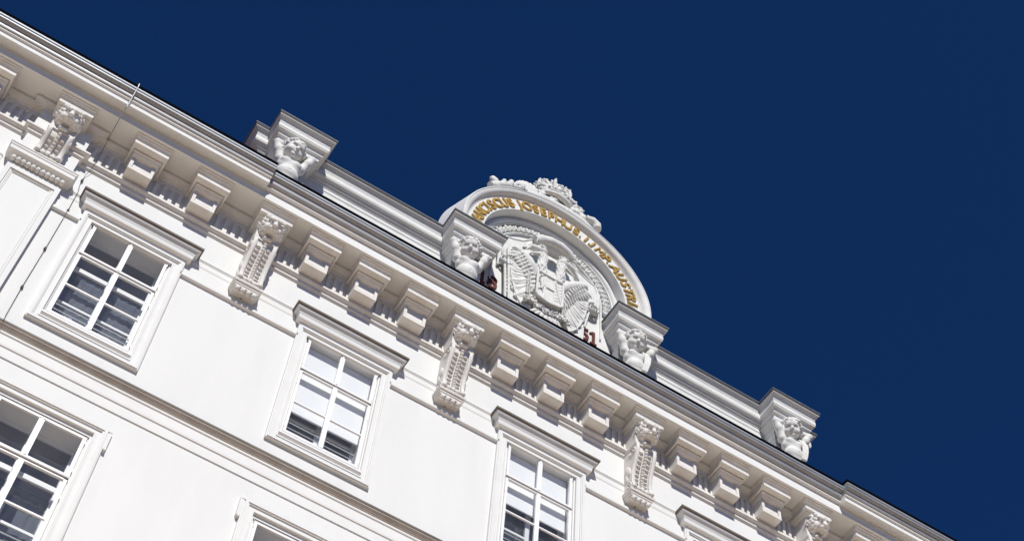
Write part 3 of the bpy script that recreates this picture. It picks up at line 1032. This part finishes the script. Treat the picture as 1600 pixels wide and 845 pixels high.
for s_ in (-1, 1):
    ct_.spiral((s_ * 1.09, 8.79), .175, 2.2, .030, .04, .16, sgn=s_, a0=PI / 2, n=56)
    ct_.ball((s_ * 1.09, .10, 8.79), .03)
    ct_.tube([(s_ * 1.16, .12, 9.70), (s_ * 1.235, .13, 9.45), (s_ * 1.24, .14, 9.15), (s_ * 1.22, .16, 8.9), (s_ * 1.23, .18, 8.62)], [.03, .045, .05, .045, .025], 8)
epart(ct_, 'cartouche')
st = MB()
for x, yy in ((-1.10, .10), (-1.02, .085)):
    st.tube([(x - .05, yy, 9.3), (x + .02, yy, 8.4), (x + .09, yy, 7.42)], .030, 8)
for i in range(12):
    st.ball((-1.13 + .013 * i, .12, 9.15 - .13 * i), (.035, .03, .055), 6, 5)
epart(st, 'banner_pole')
sc = MB()
sc.tube([(x - .05, y - .10, z - .37) for x, y, z in ((-.45, .06, 10.30), (-.32, .02, 10.40), (-.1, 0, 10.48), (.15, 0, 10.49), (.36, .02, 10.44), (.46, .05, 10.38))], [.13, .125, .12, .12, .11, .10], 14, flat=.95)
for i in range(18):
    pass
sc.tube([(-.50, -.04 + .1 * math.cos(2 * PI * i / 16), 9.93 + .15 * math.sin(2 * PI * i / 16)) for i in range(17)], .026, 6)
sc.tube([(-.52, -.04 + .045 * math.cos(2 * PI * i / 12), 9.93 + .07 * math.sin(2 * PI * i / 12)) for i in range(13)], .02, 6)
sc.tube([(.41, -.05, 9.96), (.53, -.05, 9.93)], .035, 8)
sc.tube([(-.44, .05, 9.92), (-.30, .03, 10.02), (.1, .03, 10.08), (.42, .05, 10.0)], [.06, .13, .15, .07], 10)
epart(sc, 'scroll')
# body, necks and heads: one skin each
for s_ in (-1, 1):
    P = []
    ox, dy, dz = -.07, -.06, -.10
    def q(x, y, z):
        return (ox + s_ * x, y + dy, z + dz)
    NZ, NX, NY, NR = [8.6, 8.9, 9.15, 9.38, 9.56], [.12, .19, .235, .225, .25], [.26, .14, .05, .02, .0], [.19, .165, .12, .088, .088]
    nk = [q(x, y, z) for x, y, z in zip(NX, NY, NZ)]
    for i in range(4):
        P.append(('c', nk[i], nk[i + 1], NR[i], NR[i + 1], .03))
    P.append(('e', q(.29, -.01, 9.67), (.155, .115, .125), None, .02))
    P.append(('c', q(.38, -.02, 9.67), q(.55, -.02, 9.63), .085, .07, .02))       # upper beak
    P.append(('c', q(.55, -.02, 9.63), q(.66, -.02, 9.42), .066, .012, .012))
    P.append(('c', q(.33, -.02, 9.54), q(.54, -.02, 9.40), .052, .020, .008))       # lower beak
    P.append(('-c', q(.38, -.08, 9.555), q(.62, -.08, 9.45), .036, .03, .006))
    P.append(('e', q(.31, -.11, 9.715), (.07, .03, .03), None, .008))
    P.append(('-e', q(.325, -.125, 9.675), (.032, .035, .024), None, .005))
    for i in range(10):   # neck plumage
        z = 8.70 + .80 * i / 9
        x, y, r_ = np.interp(z, NZ, NX), np.interp(z, NZ, NY), np.interp(z, NZ, NR)
        for j in range(5):
            a_ = -1.25 + .62 * j + (.31 if i % 2 else 0)
            P.append(('c', q(x + r_ * math.sin(a_), y - r_ * math.cos(a_), z + .045), q(x + 1.03 * r_ * math.sin(a_), y - 1.045 * r_ * math.cos(a_), z - .06), .018, .010, .006))
    for j in range(5):
        P.append(('c', q(.24 - .02 * j, -.03, 9.77 - .05 * j), q(.13 - .005 * j, -.01, 9.73 - .08 * j), .032, .010, .008))
    o = sdf_skin(P, .0125, 'eagle_head', M_STAT, E, k=.03)
    o.location = (0, -.22, -7.4)
    kn = MB()
    kn.tube([q(.27, -.01, 9.765), q(.265, -.01, 9.84)], [.065, .085], 10)
    for j in range(5):
        t_ = PI * j / 4
        kn.tube([q(.265 + .08 * math.cos(t_), -.01 - .05 * math.sin(t_), 9.83), q(.265 + .095 * math.cos(t_), -.01 - .06 * math.sin(t_), 9.90)], [.022, .006], 6)
    kn.build('eagle_crown', M_STAT, o, True, 50)
for s_ in (-1, 1):
    wgm = MB()
    ox, kx = -.09, (1.0 if s_ > 0 else .88)
    def q(x, y, z):
        return (ox + s_ * x * kx, y, z - .17)
    wgm.tube([q(.30, .08, 8.86), q(.46, .0, 9.06), q(.60, -.02, 9.22), q(.78, .0, 9.42), q(.93, .04, 9.56), q(1.02, .08, 9.55)], [.10, .125, .12, .095, .07, .03], 12, flat=.8)
    tips = [(1.02, 9.42), (1.06, 9.16), (1.06, 8.88), (1.03, 8.60), (.98, 8.33), (.91, 8.08), (.82, 7.85), (.70, 7.68), (.55, 7.57)]
    slab = [(.28, 8.3), (.34, 8.95), (.60, 9.22), (.93, 9.56)] + [(x - .04, z) for x, z in tips]
    wgm.prism([(q(x, 0, z)[0], q(x, 0, z)[2]) for x, z in slab], .065, .25)
    for i, (tx, tz) in enumerate(tips):
        t = i / (len(tips) - 1)
        rx, rz = np.interp(t, [0, .4, 1], [.62, .44, .28]), np.interp(t, [0, .4, 1], [9.16, 8.92, 8.35])
        pts, rd_ = [], []
        for j in range(9):
            u = j / 8
            x = rx + (tx - rx) * u
            z = rz + (tz - rz) * u - (.20 - .10 * t) * math.sin(PI * u)
            pts.append(q(x, .055 + .05 * u - .03 * math.sin(PI * u) + .012 * (i % 2), z))
            rd_.append((.112 - .02 * t) * (.55 + .45 * min(1, 2.5 * u)) * (1.0 if j < 7 else (.85 if j == 7 else .42)))
        wgm.tube(pts, rd_, 12, flat=.30)
        wgm.tube([(p[0], p[1] - r_ * .29, p[2]) for p, r_ in zip(pts, rd_)], .013, 6)
    for row, (n_, ln, rad, yy) in enumerate(((12, .30, .046, .0), (11, .22, .040, -.03), (10, .15, .034, -.058))):     # coverts in three overlapping rows
        for i in range(n_):
            t = (i + .5 * (row % 2)) / (n_ - 1)
            x0 = np.interp(t, [0, .5, 1], [.84 - .05 * row, .52, .32]) + .03 * row * 0
            z0 = np.interp(t, [0, .5, 1], [9.38 - .0 * row, 9.02, 8.42])
            an = np.interp(t, [0, 1], [-.55, -1.05])
            dx_, dz_ = math.cos(an), math.sin(an)
            wgm.tube([q(x0, yy, z0), q(x0 + .5 * ln * dx_, yy - .012, z0 + .5 * ln * dz_ - .02), q(x0 + .85 * ln * dx_, yy + .01, z0 + .85 * ln * dz_ - .02), q(x0 + ln * dx_, yy + .03, z0 + ln * dz_ - .01)], [rad * .7, rad, rad * .8, rad * .3], 9, flat=.5)
    epart(wgm, 'eagle_wing')
sh = MB()
XA, XB, ZT, ZM = -.43, .19, 8.66, 7.82
YS = -.13
outl = [(XA, ZT), (XB, ZT), (XB, ZM), (XB - .06, ZM - .08), ((XA + XB) / 2, ZM - .14), (XA + .06, ZM - .08), (XA, ZM)]
sh.prism(outl, YS, .16)
for p_, q_ in zip(outl, outl[1:] + outl[:1]):
    sh.tube([(p_[0], YS - .012, p_[1]), (q_[0], YS - .012, q_[1])], .030, 8)
x1_, x2_ = XA + .21, XA + .41
for xx in (x1_, x2_):
    sh.tube([(xx, YS - .004, ZT), (xx, YS - .004, ZM - .10)], .017, 6)
zc_ = (ZT + ZM) / 2 + .02
sh.box(x1_, x2_, YS - .03, YS + .01, zc_ - .06, zc_ + .06)
for i in range(4):
    xx = x1_ + .04 + .04 * i
    sh.tube([(xx, YS - .0, zc_ - .09), (xx, YS - .0, ZM - .06)], .009, 5)
    sh.tube([(xx, YS - .0, ZT - .05), (xx, YS - .0, zc_ + .09)], .009, 5)
sh.tube([(x2_ + .02, YS - .008, ZT - .04), (XB - .02, YS - .008, ZM)], .024, 6)
for i in range(7):
    zz = ZT - .09 - .11 * i
    sh.tube([(x2_ + .02, YS, zz), (XB - .02, YS, zz + .05)], .009, 5)
# rampant beast in the first field: body, head, tail and paws
bx = XA + .105
sh.tube([(bx + .01, YS - .015, ZT - .20), (bx - .01, YS - .03, ZT - .34), (bx + .015, YS - .025, ZT - .50), (bx, YS - .015, ZT - .60)], [.04, .045, .04, .03], 8)
sh.ball((bx - .015, YS - .03, ZT - .14), (.042, .035, .042), 8, 6)
for z0_, dx_, dz_ in ((ZT - .26, -.07, .04), (ZT - .32, -.075, -.01), (ZT - .56, -.06, -.07), (ZT - .58, .04, -.09), (ZT - .48, .07, .10)):
    sh.tube([(bx, YS - .015, z0_), (bx + dx_ * .6, YS - .02, z0_ + dz_ * .3), (bx + dx_, YS - .01, z0_ + dz_)], [.02, .016, .012], 6)
epart(sh, 'shield')
cn = MB()
pth = [(x - .07 if x < -.4 else x - .04, z - .36) for x, z in [(-.50, 8.95 - .0825 * i) for i in range(10)] + [(-.45 + .085 * i, 8.06 - .055 * i if i < 5 else 7.84 + .03 * (i - 5)) for i in range(9)] + [(.33, 8.05 + .085 * i) for i in range(9)]]
for i, (x, z) in enumerate(pth):
    rr_ = .042 if i % 2 == 0 else .03
    cn.tube([(x + rr_ * math.cos(2 * PI * j / 10), -.04, z + rr_ * math.sin(2 * PI * j / 10)) for j in range(11)], .016, 5)
    cn.ball((x, -.05, z), (.018, .03, .018), 6, 5)
epart(cn, 'order_chain')
tl = MB()
for i in range(7):
    a_ = math.radians(-60 + 120 * i / 6)
    tl.tube([(-.10 + .1 * math.sin(a_), .04, 7.62 - .05 * math.cos(a_)), (-.10 + .3 * math.sin(a_), .0, 7.46 - .12 * math.cos(a_)), (-.10 + .5 * math.sin(a_), .05, 7.40 - .28 * math.cos(a_))], [.05, .06, .03], 8, flat=.7)
rnd = random.Random(12)
for x, z, r_ in ((-.46, 7.66, .085), (.26, 7.62, .09), (-.34, 7.56, .08), (.14, 7.55, .08), (-.10, 7.60, .10), (-.60, 7.60, .06), (.38, 7.52, .06)):
    tl.ball((x, .0, z), (r_, r_ * .8, r_), 9, 7)
    for j in range(7):
        tl.ball((x + r_ * 1.0 * math.cos(j * .95), -.04 - .03 * rnd.random(), z + r_ * 1.0 * math.sin(j * .95)), (.035, .035, .028), 7, 5, rot3(0, rnd.uniform(-1, 1), 0))
epart(tl, 'eagle_tail')

# ================================================================== CREST on top of the arch
K = empty('roof_crest', (8, -.05, 11.4))
tag(K, 'white carved crown with shell and scrolls standing on top of the arch', 'crest')
def kpart(mb, name):
    o = mb.build(name, M_STAT, K, True, 50)
    o.location = (0, .05, -11.4)
    return o
cr = MB()
cxk, yk = -.14, -.05
cr.tube([(cxk + .40 * math.cos(2 * PI * i / 24), yk + .22 * math.sin(2 * PI * i / 24), 11.92) for i in range(25)], [.07] * 25, 8)
cr.tube([(cxk + .42 * math.cos(2 * PI * i / 24), yk + .23 * math.sin(2 * PI * i / 24), 12.06) for i in range(25)], [.035] * 25, 6)
for i in range(12):
    a_ = 2 * PI * i / 12
    px, py = cxk + .43 * math.cos(a_), yk + .24 * math.sin(a_)
    cr.ball((px, py, 12.18), (.07, .05, .10), 8, 6)
    cr.ball((px * 1.0, py, 12.30 + .05 * (i % 2)), .042, 7, 5)
    cr.ball((px, py - .02, 11.99), .03, 6, 5)
for i in range(6):
    a_ = 2 * PI * i / 6 + .25
    pts = [(cxk + r_ * math.cos(a_), yk + .6 * r_ * math.sin(a_), z) for r_, z in ((.42, 12.1), (.47, 12.28), (.44, 12.46), (.32, 12.58), (.16, 12.62), (0, 12.56))]
    cr.tube(pts, .04, 7)
    for p in pts[:-1]:
        cr.ball((p[0], p[1] - .02, p[2] + .035), .03, 6, 5)
cr.ball((cxk, yk, 12.66), .08)
cr.box(cxk - .02, cxk + .02, yk - .02, yk + .02, 12.72, 12.90)
cr.box(cxk - .07, cxk + .07, yk - .019, yk + .019, 12.79, 12.83)
cr.ball((cxk, yk, 12.3), (.33, .18, .33), 12, 8)
rnd = random.Random(21)
for i in range(70):
    a_ = 2 * PI * rnd.random()
    zz = 11.95 + .7 * rnd.random() ** 1.3
    r_ = np.interp(zz, [11.95, 12.2, 12.45, 12.65], [.43, .45, .42, .22])
    cr.ball((cxk + r_ * math.cos(a_), yk + .55 * r_ * math.sin(a_), zz), (.03 + .025 * rnd.random(), .03, .03 + .03 * rnd.random()), 7, 5, rot3(0, rnd.uniform(-1, 1), 0))
for i in range(9):
    a_ = math.radians(170 - 160 * i / 8)
    cr.ball((cxk + .50 * math.cos(a_), yk - .02, 12.16 + .42 * math.sin(a_)), (.035, .035, .075), 7, 6, rot3(0, PI / 2 - a_, 0))
for i in range(11):
    a_ = math.radians(172 - 164 * i / 10)
    ln = (.44, .56)[i % 2] + .12 * math.sin(a_)
    c0, s0 = math.cos(a_), math.sin(a_)
    px, pz = cxk + .26 * c0, 11.98 + .22 * s0
    cr.tube([(px, yk - .16, pz), (cxk + .6 * ln * c0, yk - .19, 11.98 + .62 * ln * s0), (cxk + .85 * ln * c0 + .03 * c0, yk - .14, 11.98 + .88 * ln * s0), (cxk + ln * c0, yk - .08, 11.98 + 1.06 * ln * s0)], [.045, .065, .04, .008], 8, flat=.5)
    cr.ball((cxk + .45 * ln * c0, yk - .24, 11.98 + .45 * ln * s0), (.035, .03, .035), 7, 5)
kpart(cr, 'crown')
se = MB()
for i in range(9):          # shell fan left of the crown
    a_ = math.radians(150 - 110 * i / 8)
    se.tube([(-.72, -.04, 11.72), (-.72 + .26 * math.cos(a_), -.09, 11.72 + .26 * math.sin(a_)), (-.72 + .44 * math.cos(a_), -.03, 11.72 + .46 * math.sin(a_))], [.03, .055, .07], 7, flat=.6)
se.ball((-.72, -.05, 11.72), .09)
kpart(se, 'shell')
sc = MB()
rnd = random.Random(4)
sc.tube([(-1.78, -.12, 11.0), (-1.6, -.12, 11.2), (-1.35, -.1, 11.45), (-1.05, -.08, 11.62)], [.09, .09, .09, .08], 9)
for x, z, rx, rz, an in ((-1.70, 11.22, .09, .24, -.55), (-1.62, 11.14, .10, .16, .3), (-1.47, 11.40, .07, .20, .1), (-1.30, 11.52, .08, .22, .15), (-1.16, 11.62, .06, .15, .5), (-1.0, 11.7, .07, .14, 0)):
    dx_, dz_ = math.sin(an), math.cos(an)
    sc.tube([(x - dx_ * rz * .5, -.12, z - dz_ * rz * .5), (x, -.15, z), (x + dx_ * rz * .45, -.13, z + dz_ * rz * .45), (x + dx_ * rz * .75, -.10, z + dz_ * rz * .75)], [rx * .8, rx, rx * .8, rx * .25], 10)
for x, z, r_ in ((.34, 12.30, .12), (.36, 12.12, .14), (.42, 11.92, .16), (.50, 12.06, .10), (.57, 12.18, .075), (.62, 11.88, .15), (.74, 11.94, .10), (.78, 12.06, .06)):
    sc.ball((x, -.08, z), (r_, r_ * .8, r_), 9, 7)
    for j in range(5):
        sc.ball((x + r_ * .8 * math.cos(j * 1.3 + x * 9), -.12, z + r_ * .8 * math.sin(j * 1.3 + x * 9)), r_ * .36, 7, 5)
sc.tube([(.66, -.15, 11.84), (.86, -.13, 11.92), (.98, -.12, 11.85), (1.0, -.12, 11.72)], [.085, .115, .125, .11], 14)
sc.spiral((.50, 12.2), .10, 1.5, .035, -.14, -.04)
for i in range(26):
    x = -.6 + 1.0 * rnd.random()
    sc.ball((x, -.16 - .05 * rnd.random(), 11.60 + .28 * rnd.random()), (.05 + .04 * rnd.random(), .05, .05 + .05 * rnd.random()), 7, 5, rot3(0, rnd.uniform(-1, 1), 0))
sc.tube([(-.9, -.12, 11.5), (-.4, -.14, 11.62), (.1, -.14, 11.64), (.6, -.12, 11.6), (.95, -.1, 11.42)], [.10, .12, .12, .12, .10], 9)
for t in (45.5,):
    a_ = math.radians(t)
    sc.ball((2.38 * math.sin(a_), -.15, 9.22 + 2.38 * math.cos(a_)), (.05, .07, .05), 8, 6)
kpart(sc, 'scroll_ornament')

# ================================================================== CHERUB STATUES
def cherub(x, label, yaw, tilt, roll, seed, drape):
    S = empty('cherub_statue', (x - .05, -.15, 6.46))
    tag(S, label, 'statue', 'cherub statues carrying the parapet pedestals')
    rnd = random.Random(seed)
    P = []
    # trunk (local: z 0 = plinth top, world 6.05)
    P.append(('e', (0, .02, .28), (.235, .17, .26), None, .05))
    P.append(('e', (0, -.03, .55), (.235, .185, .22), None, .06))       # belly
    P.append(('e', (0, .0, .84), (.25, .17, .20), None, .06))           # chest
    for s_ in (-1, 1):
        P.append(('e', (s_ * .105, -.115, .90), (.115, .07, .09), None, .04))
        P.append(('e', (s_ * .225, .01, 1.0), (.095, .10, .10), None, .04))
    P.append(('c', (0, .02, 1.0), (-.03, -.05, 1.16), .12, .10, .04))
    P.append(('-e', (0, -.22, .50), (.02, .03, .02), None, .012))
    # arms: shoulder, raised elbow, hand behind the head
    el = {-1: (-.385, -.04, 1.46), 1: (.375, -.05, 1.47)}
    if drape:
        el[1] = (.415, -.13, 1.37)
    ha = {-1: (-.215, .0, 1.58), 1: (.17, .0, 1.57)}
    for s_ in (-1, 1):
        sh_ = (s_ * .235, .0, 1.03)
        P.append(('c', sh_, el[s_], .088, .078, .035))
        P.append(('e', tuple(np.array(sh_) * .45 + np.array(el[s_]) * .55 + np.array((0, -.02, 0))), (.082, .09, .12), None, .03))
        P.append(('c', el[s_], ha[s_], .078, .054, .03))
        hx, hy, hz = ha[s_]
        P.append(('e', (hx - s_ * .03, hy - .03, hz + .01), (.065, .045, .05), None, .02))
        for i in range(4):
            P.append(('c', (hx - s_ * .04, hy - .06 + .035 * i, hz + .025), (hx - s_ * .125, hy - .055 + .035 * i, hz + .015 - .01 * i), .019, .014, .006))
        P.append(('c', (hx - s_ * .02, hy - .07, hz - .01), (hx - s_ * .075, hy - .085, hz - .05), .02, .015, .008))
    # head
    R = rot3(0, 0, yaw) @ rot3(tilt, 0, 0) @ rot3(0, roll, 0)
    def sc3(r_):
        return tuple(.88 * q_ for q_ in r_)
    hc = Vector((-.045, -.10, 1.315))
    HS = .88
    Rn = np.array(R)
    def hp(x_, y_, z_):
        return tuple(hc + R @ (Vector((x_, y_, z_)) * HS))
    P.append(('e', hp(0, .02, .06), sc3((.235, .245, .225)), Rn, .03))
    P.append(('e', hp(0, -.045, -.085), sc3((.205, .185, .17)), Rn, .06))
    for s_ in (-1, 1):
        P.append(('e', hp(s_ * .108, -.135, -.10), sc3((.09, .08, .085)), Rn, .03))       # cheeks
        P.append(('e', hp(s_ * .085, -.205, .052), sc3((.07, .03, .022)), Rn, .02))       # brow
        P.append(('e', hp(s_ * .228, .02, -.03), sc3((.025, .045, .06)), Rn, .015))       # ears
    P.append(('e', hp(0, -.165, -.21), sc3((.07, .06, .055)), Rn, .03))                    # chin
    P.append(('e', hp(0, -.21, .10), sc3((.12, .04, .08)), Rn, .04))                       # forehead
    for s_ in (-1, 1):
        P.append(('-e', hp(s_ * .085, -.232, .002), sc3((.046, .04, .03)), Rn, .02))
        P.append(('e', hp(s_ * .085, -.192, .0), sc3((.033, .03, .022)), Rn, .008))
    P.append(('c', hp(0, -.205, .03), hp(0, -.25, -.06), .022, .034, .015))           # nose
    for s_ in (-1, 1):
        P.append(('e', hp(s_ * .028, -.235, -.066), sc3((.02, .022, .018)), Rn, .008))
    P.append(('e', hp(0, -.222, -.122), sc3((.05, .024, .016)), Rn, .008))
    P.append(('e', hp(0, -.216, -.150), sc3((.042, .024, .016)), Rn, .008))
    P.append(('-c', hp(-.05, -.245, -.136), hp(.05, -.245, -.136), .009, .009, .006))
    sdf_skin(P, .0145, 'body', M_STAT, S, k=.04)
    # curls
    H = []
    for i in range(95):
        u = i / 95
        th = math.acos(1 - 1.22 * u)
        ph = i * 2.39996
        d = Vector((math.sin(th) * math.cos(ph), math.sin(th) * math.sin(ph), math.cos(th)))
        if d.y < -.50 and d.z < .62 - .25 * abs(d.x):
            continue
        p = (d.x * .245, .02 + d.y * .25, .065 + d.z * .235)
        rr = .036 + .020 * rnd.random()
        H.append(('e', hp(*p), (rr, rr * (.8 + .5 * rnd.random()), rr), None, .008))
    for s_ in (-1, 1):
        for z_ in (.08, .0, -.08):
            H.append(('e', hp(s_ * (.232 + .01 * rnd.random()), .05 + .03 * rnd.random(), z_), (.045, .06, .05), None, .010))
    for i in range(5):
        H.append(('e', hp(-.11 + .055 * i, -.205 + .02 * abs(i - 2), .175 - .02 * abs(i - 2)), (.04, .035, .045), None, .008))
    sdf_skin(H, .0135, 'hair', M_STAT, S, k=.012)
    # draped cloth from the hips down to the plinth, with or without a sash over one shoulder
    D = MB()
    n = 40
    rings = []
    for z, r in ((0, .27), (.06, .285), (.12, .28), (.18, .262), (.22, .25)):
        rings.append([((r + .014 * math.sin(9 * t + 3 * z)) * math.cos(t), .01 + (r * .80 + .014 * math.sin(9 * t + 3 * z)) * math.sin(t), z + .02 * math.sin(2 * t + seed)) for t in [2 * PI * j / n for j in range(n)]])
    D.loft(rings)
    for j in range(9):
        t = PI + PI * j / 8
        D.tube([(.26 * math.cos(t), .01 + .21 * math.sin(t), .20 + .02 * math.sin(3 * j)), (.27 * math.cos(t + .12), .01 + .225 * math.sin(t + .12), .14), (.285 * math.cos(t + .1), .01 + .235 * math.sin(t + .1), .06)], [.02, .035, .025], 6)
    if drape:
        for j in range(4):
            o_ = .038 * j
            D.tube([(.10 + o_, -.02, 1.13 - o_ * .2), (.13 + o_, -.14, 1.05), (.15 + o_, -.19, .90), (.14 + o_ * .9, -.20, .70), (.10 + o_ * .8, -.21, .50), (.06 + o_ * .8, -.20, .34)], [.02, .027, .028, .027, .028, .025], 7)
    D.build('drapery', M_STAT, S, True, 60)
    return S
cherub(2.0, 'white stone cherub under the end pedestal beside the stepped cornice joint, head turned away', .22, .30, .10, 1, False)
cherub(6.0, 'white stone cherub beside the red number 18, curly head facing straight out', -.32, .42, -.05, 2, False)
cherub(10.0, 'white stone cherub beside the red number 51, a cloth sash over one shoulder', -.12, .45, .06, 3, True)
cherub(14.0, 'white stone cherub at the far end of the parapet with sash and open sky behind', -.55, .42, .0, 4, True)

# ================================================================== LIGHTNING CONDUCTOR
lc = empty('lightning_conductor', (-1.15, -.03, -.45))
tag(lc, 'thin metal lightning conductor running down from the gutter past the pilaster', 'conductor')
lw = MB()
lw.tube([(-1.18, -1.06, 5.80), (-1.17, -1.07, 5.66), (-1.17, -.97, 5.40), (-1.17, -.89, 5.20), (-1.175, -.71, 5.04)], .0105, 6)
lo = lw.build('rod', M_STEEL, lc)
lo.location = (1.15, .03, .45)
lw = MB()
lw.tube([(-1.175, -.71, 5.04), (-1.18, -.45, 5.075), (-1.18, -.24, 5.05), (-1.17, -.17, 4.86), (-1.165, -.135, 4.5), (-1.165, -.135, 4.30), (-1.17, -.07, 4.17), (-1.20, -.035, 4.0), (-1.20, -.03, 3.7), (-1.165, -.035, 3.5),
         (-1.16, -.055, 3.40), (-1.16, -.035, 3.2), (-1.15, -.03, 2.9), (-1.15, -.075, 2.76), (-1.15, -.03, 2.65), (-1.145, -.03, 1.7), (-1.15, -.03, .57), (-1.14, -.04, -.2), (-1.13, -.10, -.34), (-1.13, -.14, -.46)], .0048, 5)
lo = lw.build('wire', M_LEAD, lc)
lo.location = (1.15, .03, .45)
for z in (3.83, 2.87, 1.68, .57):
    lw = MB()
    xx = -1.2 if z > 3.5 else -1.147
    lw.box(xx - .022, xx + .022, -.04, -.001, z - .009, z + .009)
    lw.box(xx - .014, xx + .014, -.045, -.02, z + .008, z + .03)
    lw.box(xx - .009, xx + .009, -.045, -.02, z - .035, z - .008)
    lo = lw.build('clamp', M_LEAD, lc)
    lo.location = (1.15, .03, .45)

# ================================================================== BLINDS AND CURTAINS behind the panes
def blind(x, ztop, zlow, yo, label):
    o = empty('roller_blind', (x, yo + .15, zlow))
    tag(o, label, 'blind', 'roller blinds in the windows')
    b = MB()
    b.box(-.64, .64, -.002, .002, .01, ztop - zlow)
    b.build('cloth', M_BLIND, o)
    b = MB()
    b.tube([(-.645, 0, .0), (.645, 0, .0)], .014, 8)
    b.build('bottom_bar', M_PAINT, o)
blind(4, 2.86, 1.07, 0, 'white roller blind two thirds down in the middle upper window')
blind(8, 2.86, 1.53, 0, 'white roller blind half down in the upper window below the eagle')
blind(12, 2.86, 1.2, 0, 'white roller blind in the upper window whose hood alone shows at the bottom edge')
def curtain(x, spans, z0, z1, yo, label, seed, material):
    o = empty('curtain', (x, yo, z0))
    tag(o, label, 'curtain', 'curtains behind the upper windows')
    for xa, xb, dz in spans:
        c = MB()
        n = max(20, int((xb - xa) * 150))
        bot, top = [], []
        for i in range(n + 1):
            u = i / n
            xx = xa + (xb - xa) * u
            y = .006 * math.sin(xx * 42 + seed) + .003 * math.sin(xx * 67)
            bot.append((xx, y, 0)); top.append((xx, y * .8, z1 - z0 + dz))
        c.add(bot + top, [(i, i + 1, n + 2 + i, n + 1 + i) for i in range(n)])
        c.build('cloth', material, o, True, 80)
curtain(0, [(-.62, .62, 0)], .30, 2.3, .62, 'dark gathered curtain hanging far inside the upper window beside the pilaster', 2, M_CURT2)
curtain(0, [(-.40, -.27, .0), (-.24, -.06, -.1), (.17, .40, -.02), (.44, .6, -.15)], .30, .98, .42, 'pale short cafe curtain along the bottom of the upper window beside the pilaster', 4, M_CURT)
curtain(0, [(-.64, .64, 0)], -4.25, -2.2, .95, 'slate curtain inside the large lower window at the corner of the view', 6, M_CURT2)
curtain(8, [(-.62, .62, 0)], .30, 2.2, .62, 'dark blue curtain hanging in the upper window below the eagle', 5, M_CURT2)
pw = MB()
pw.tube([(-.06, .50, -4.25), (-.03, .48, -3.45)], .028, 8)
pwo = pw.build('wooden_pole', M_WOOD)
tag(pwo, 'pale wooden pole leaning inside the lower corner window', 'pole')
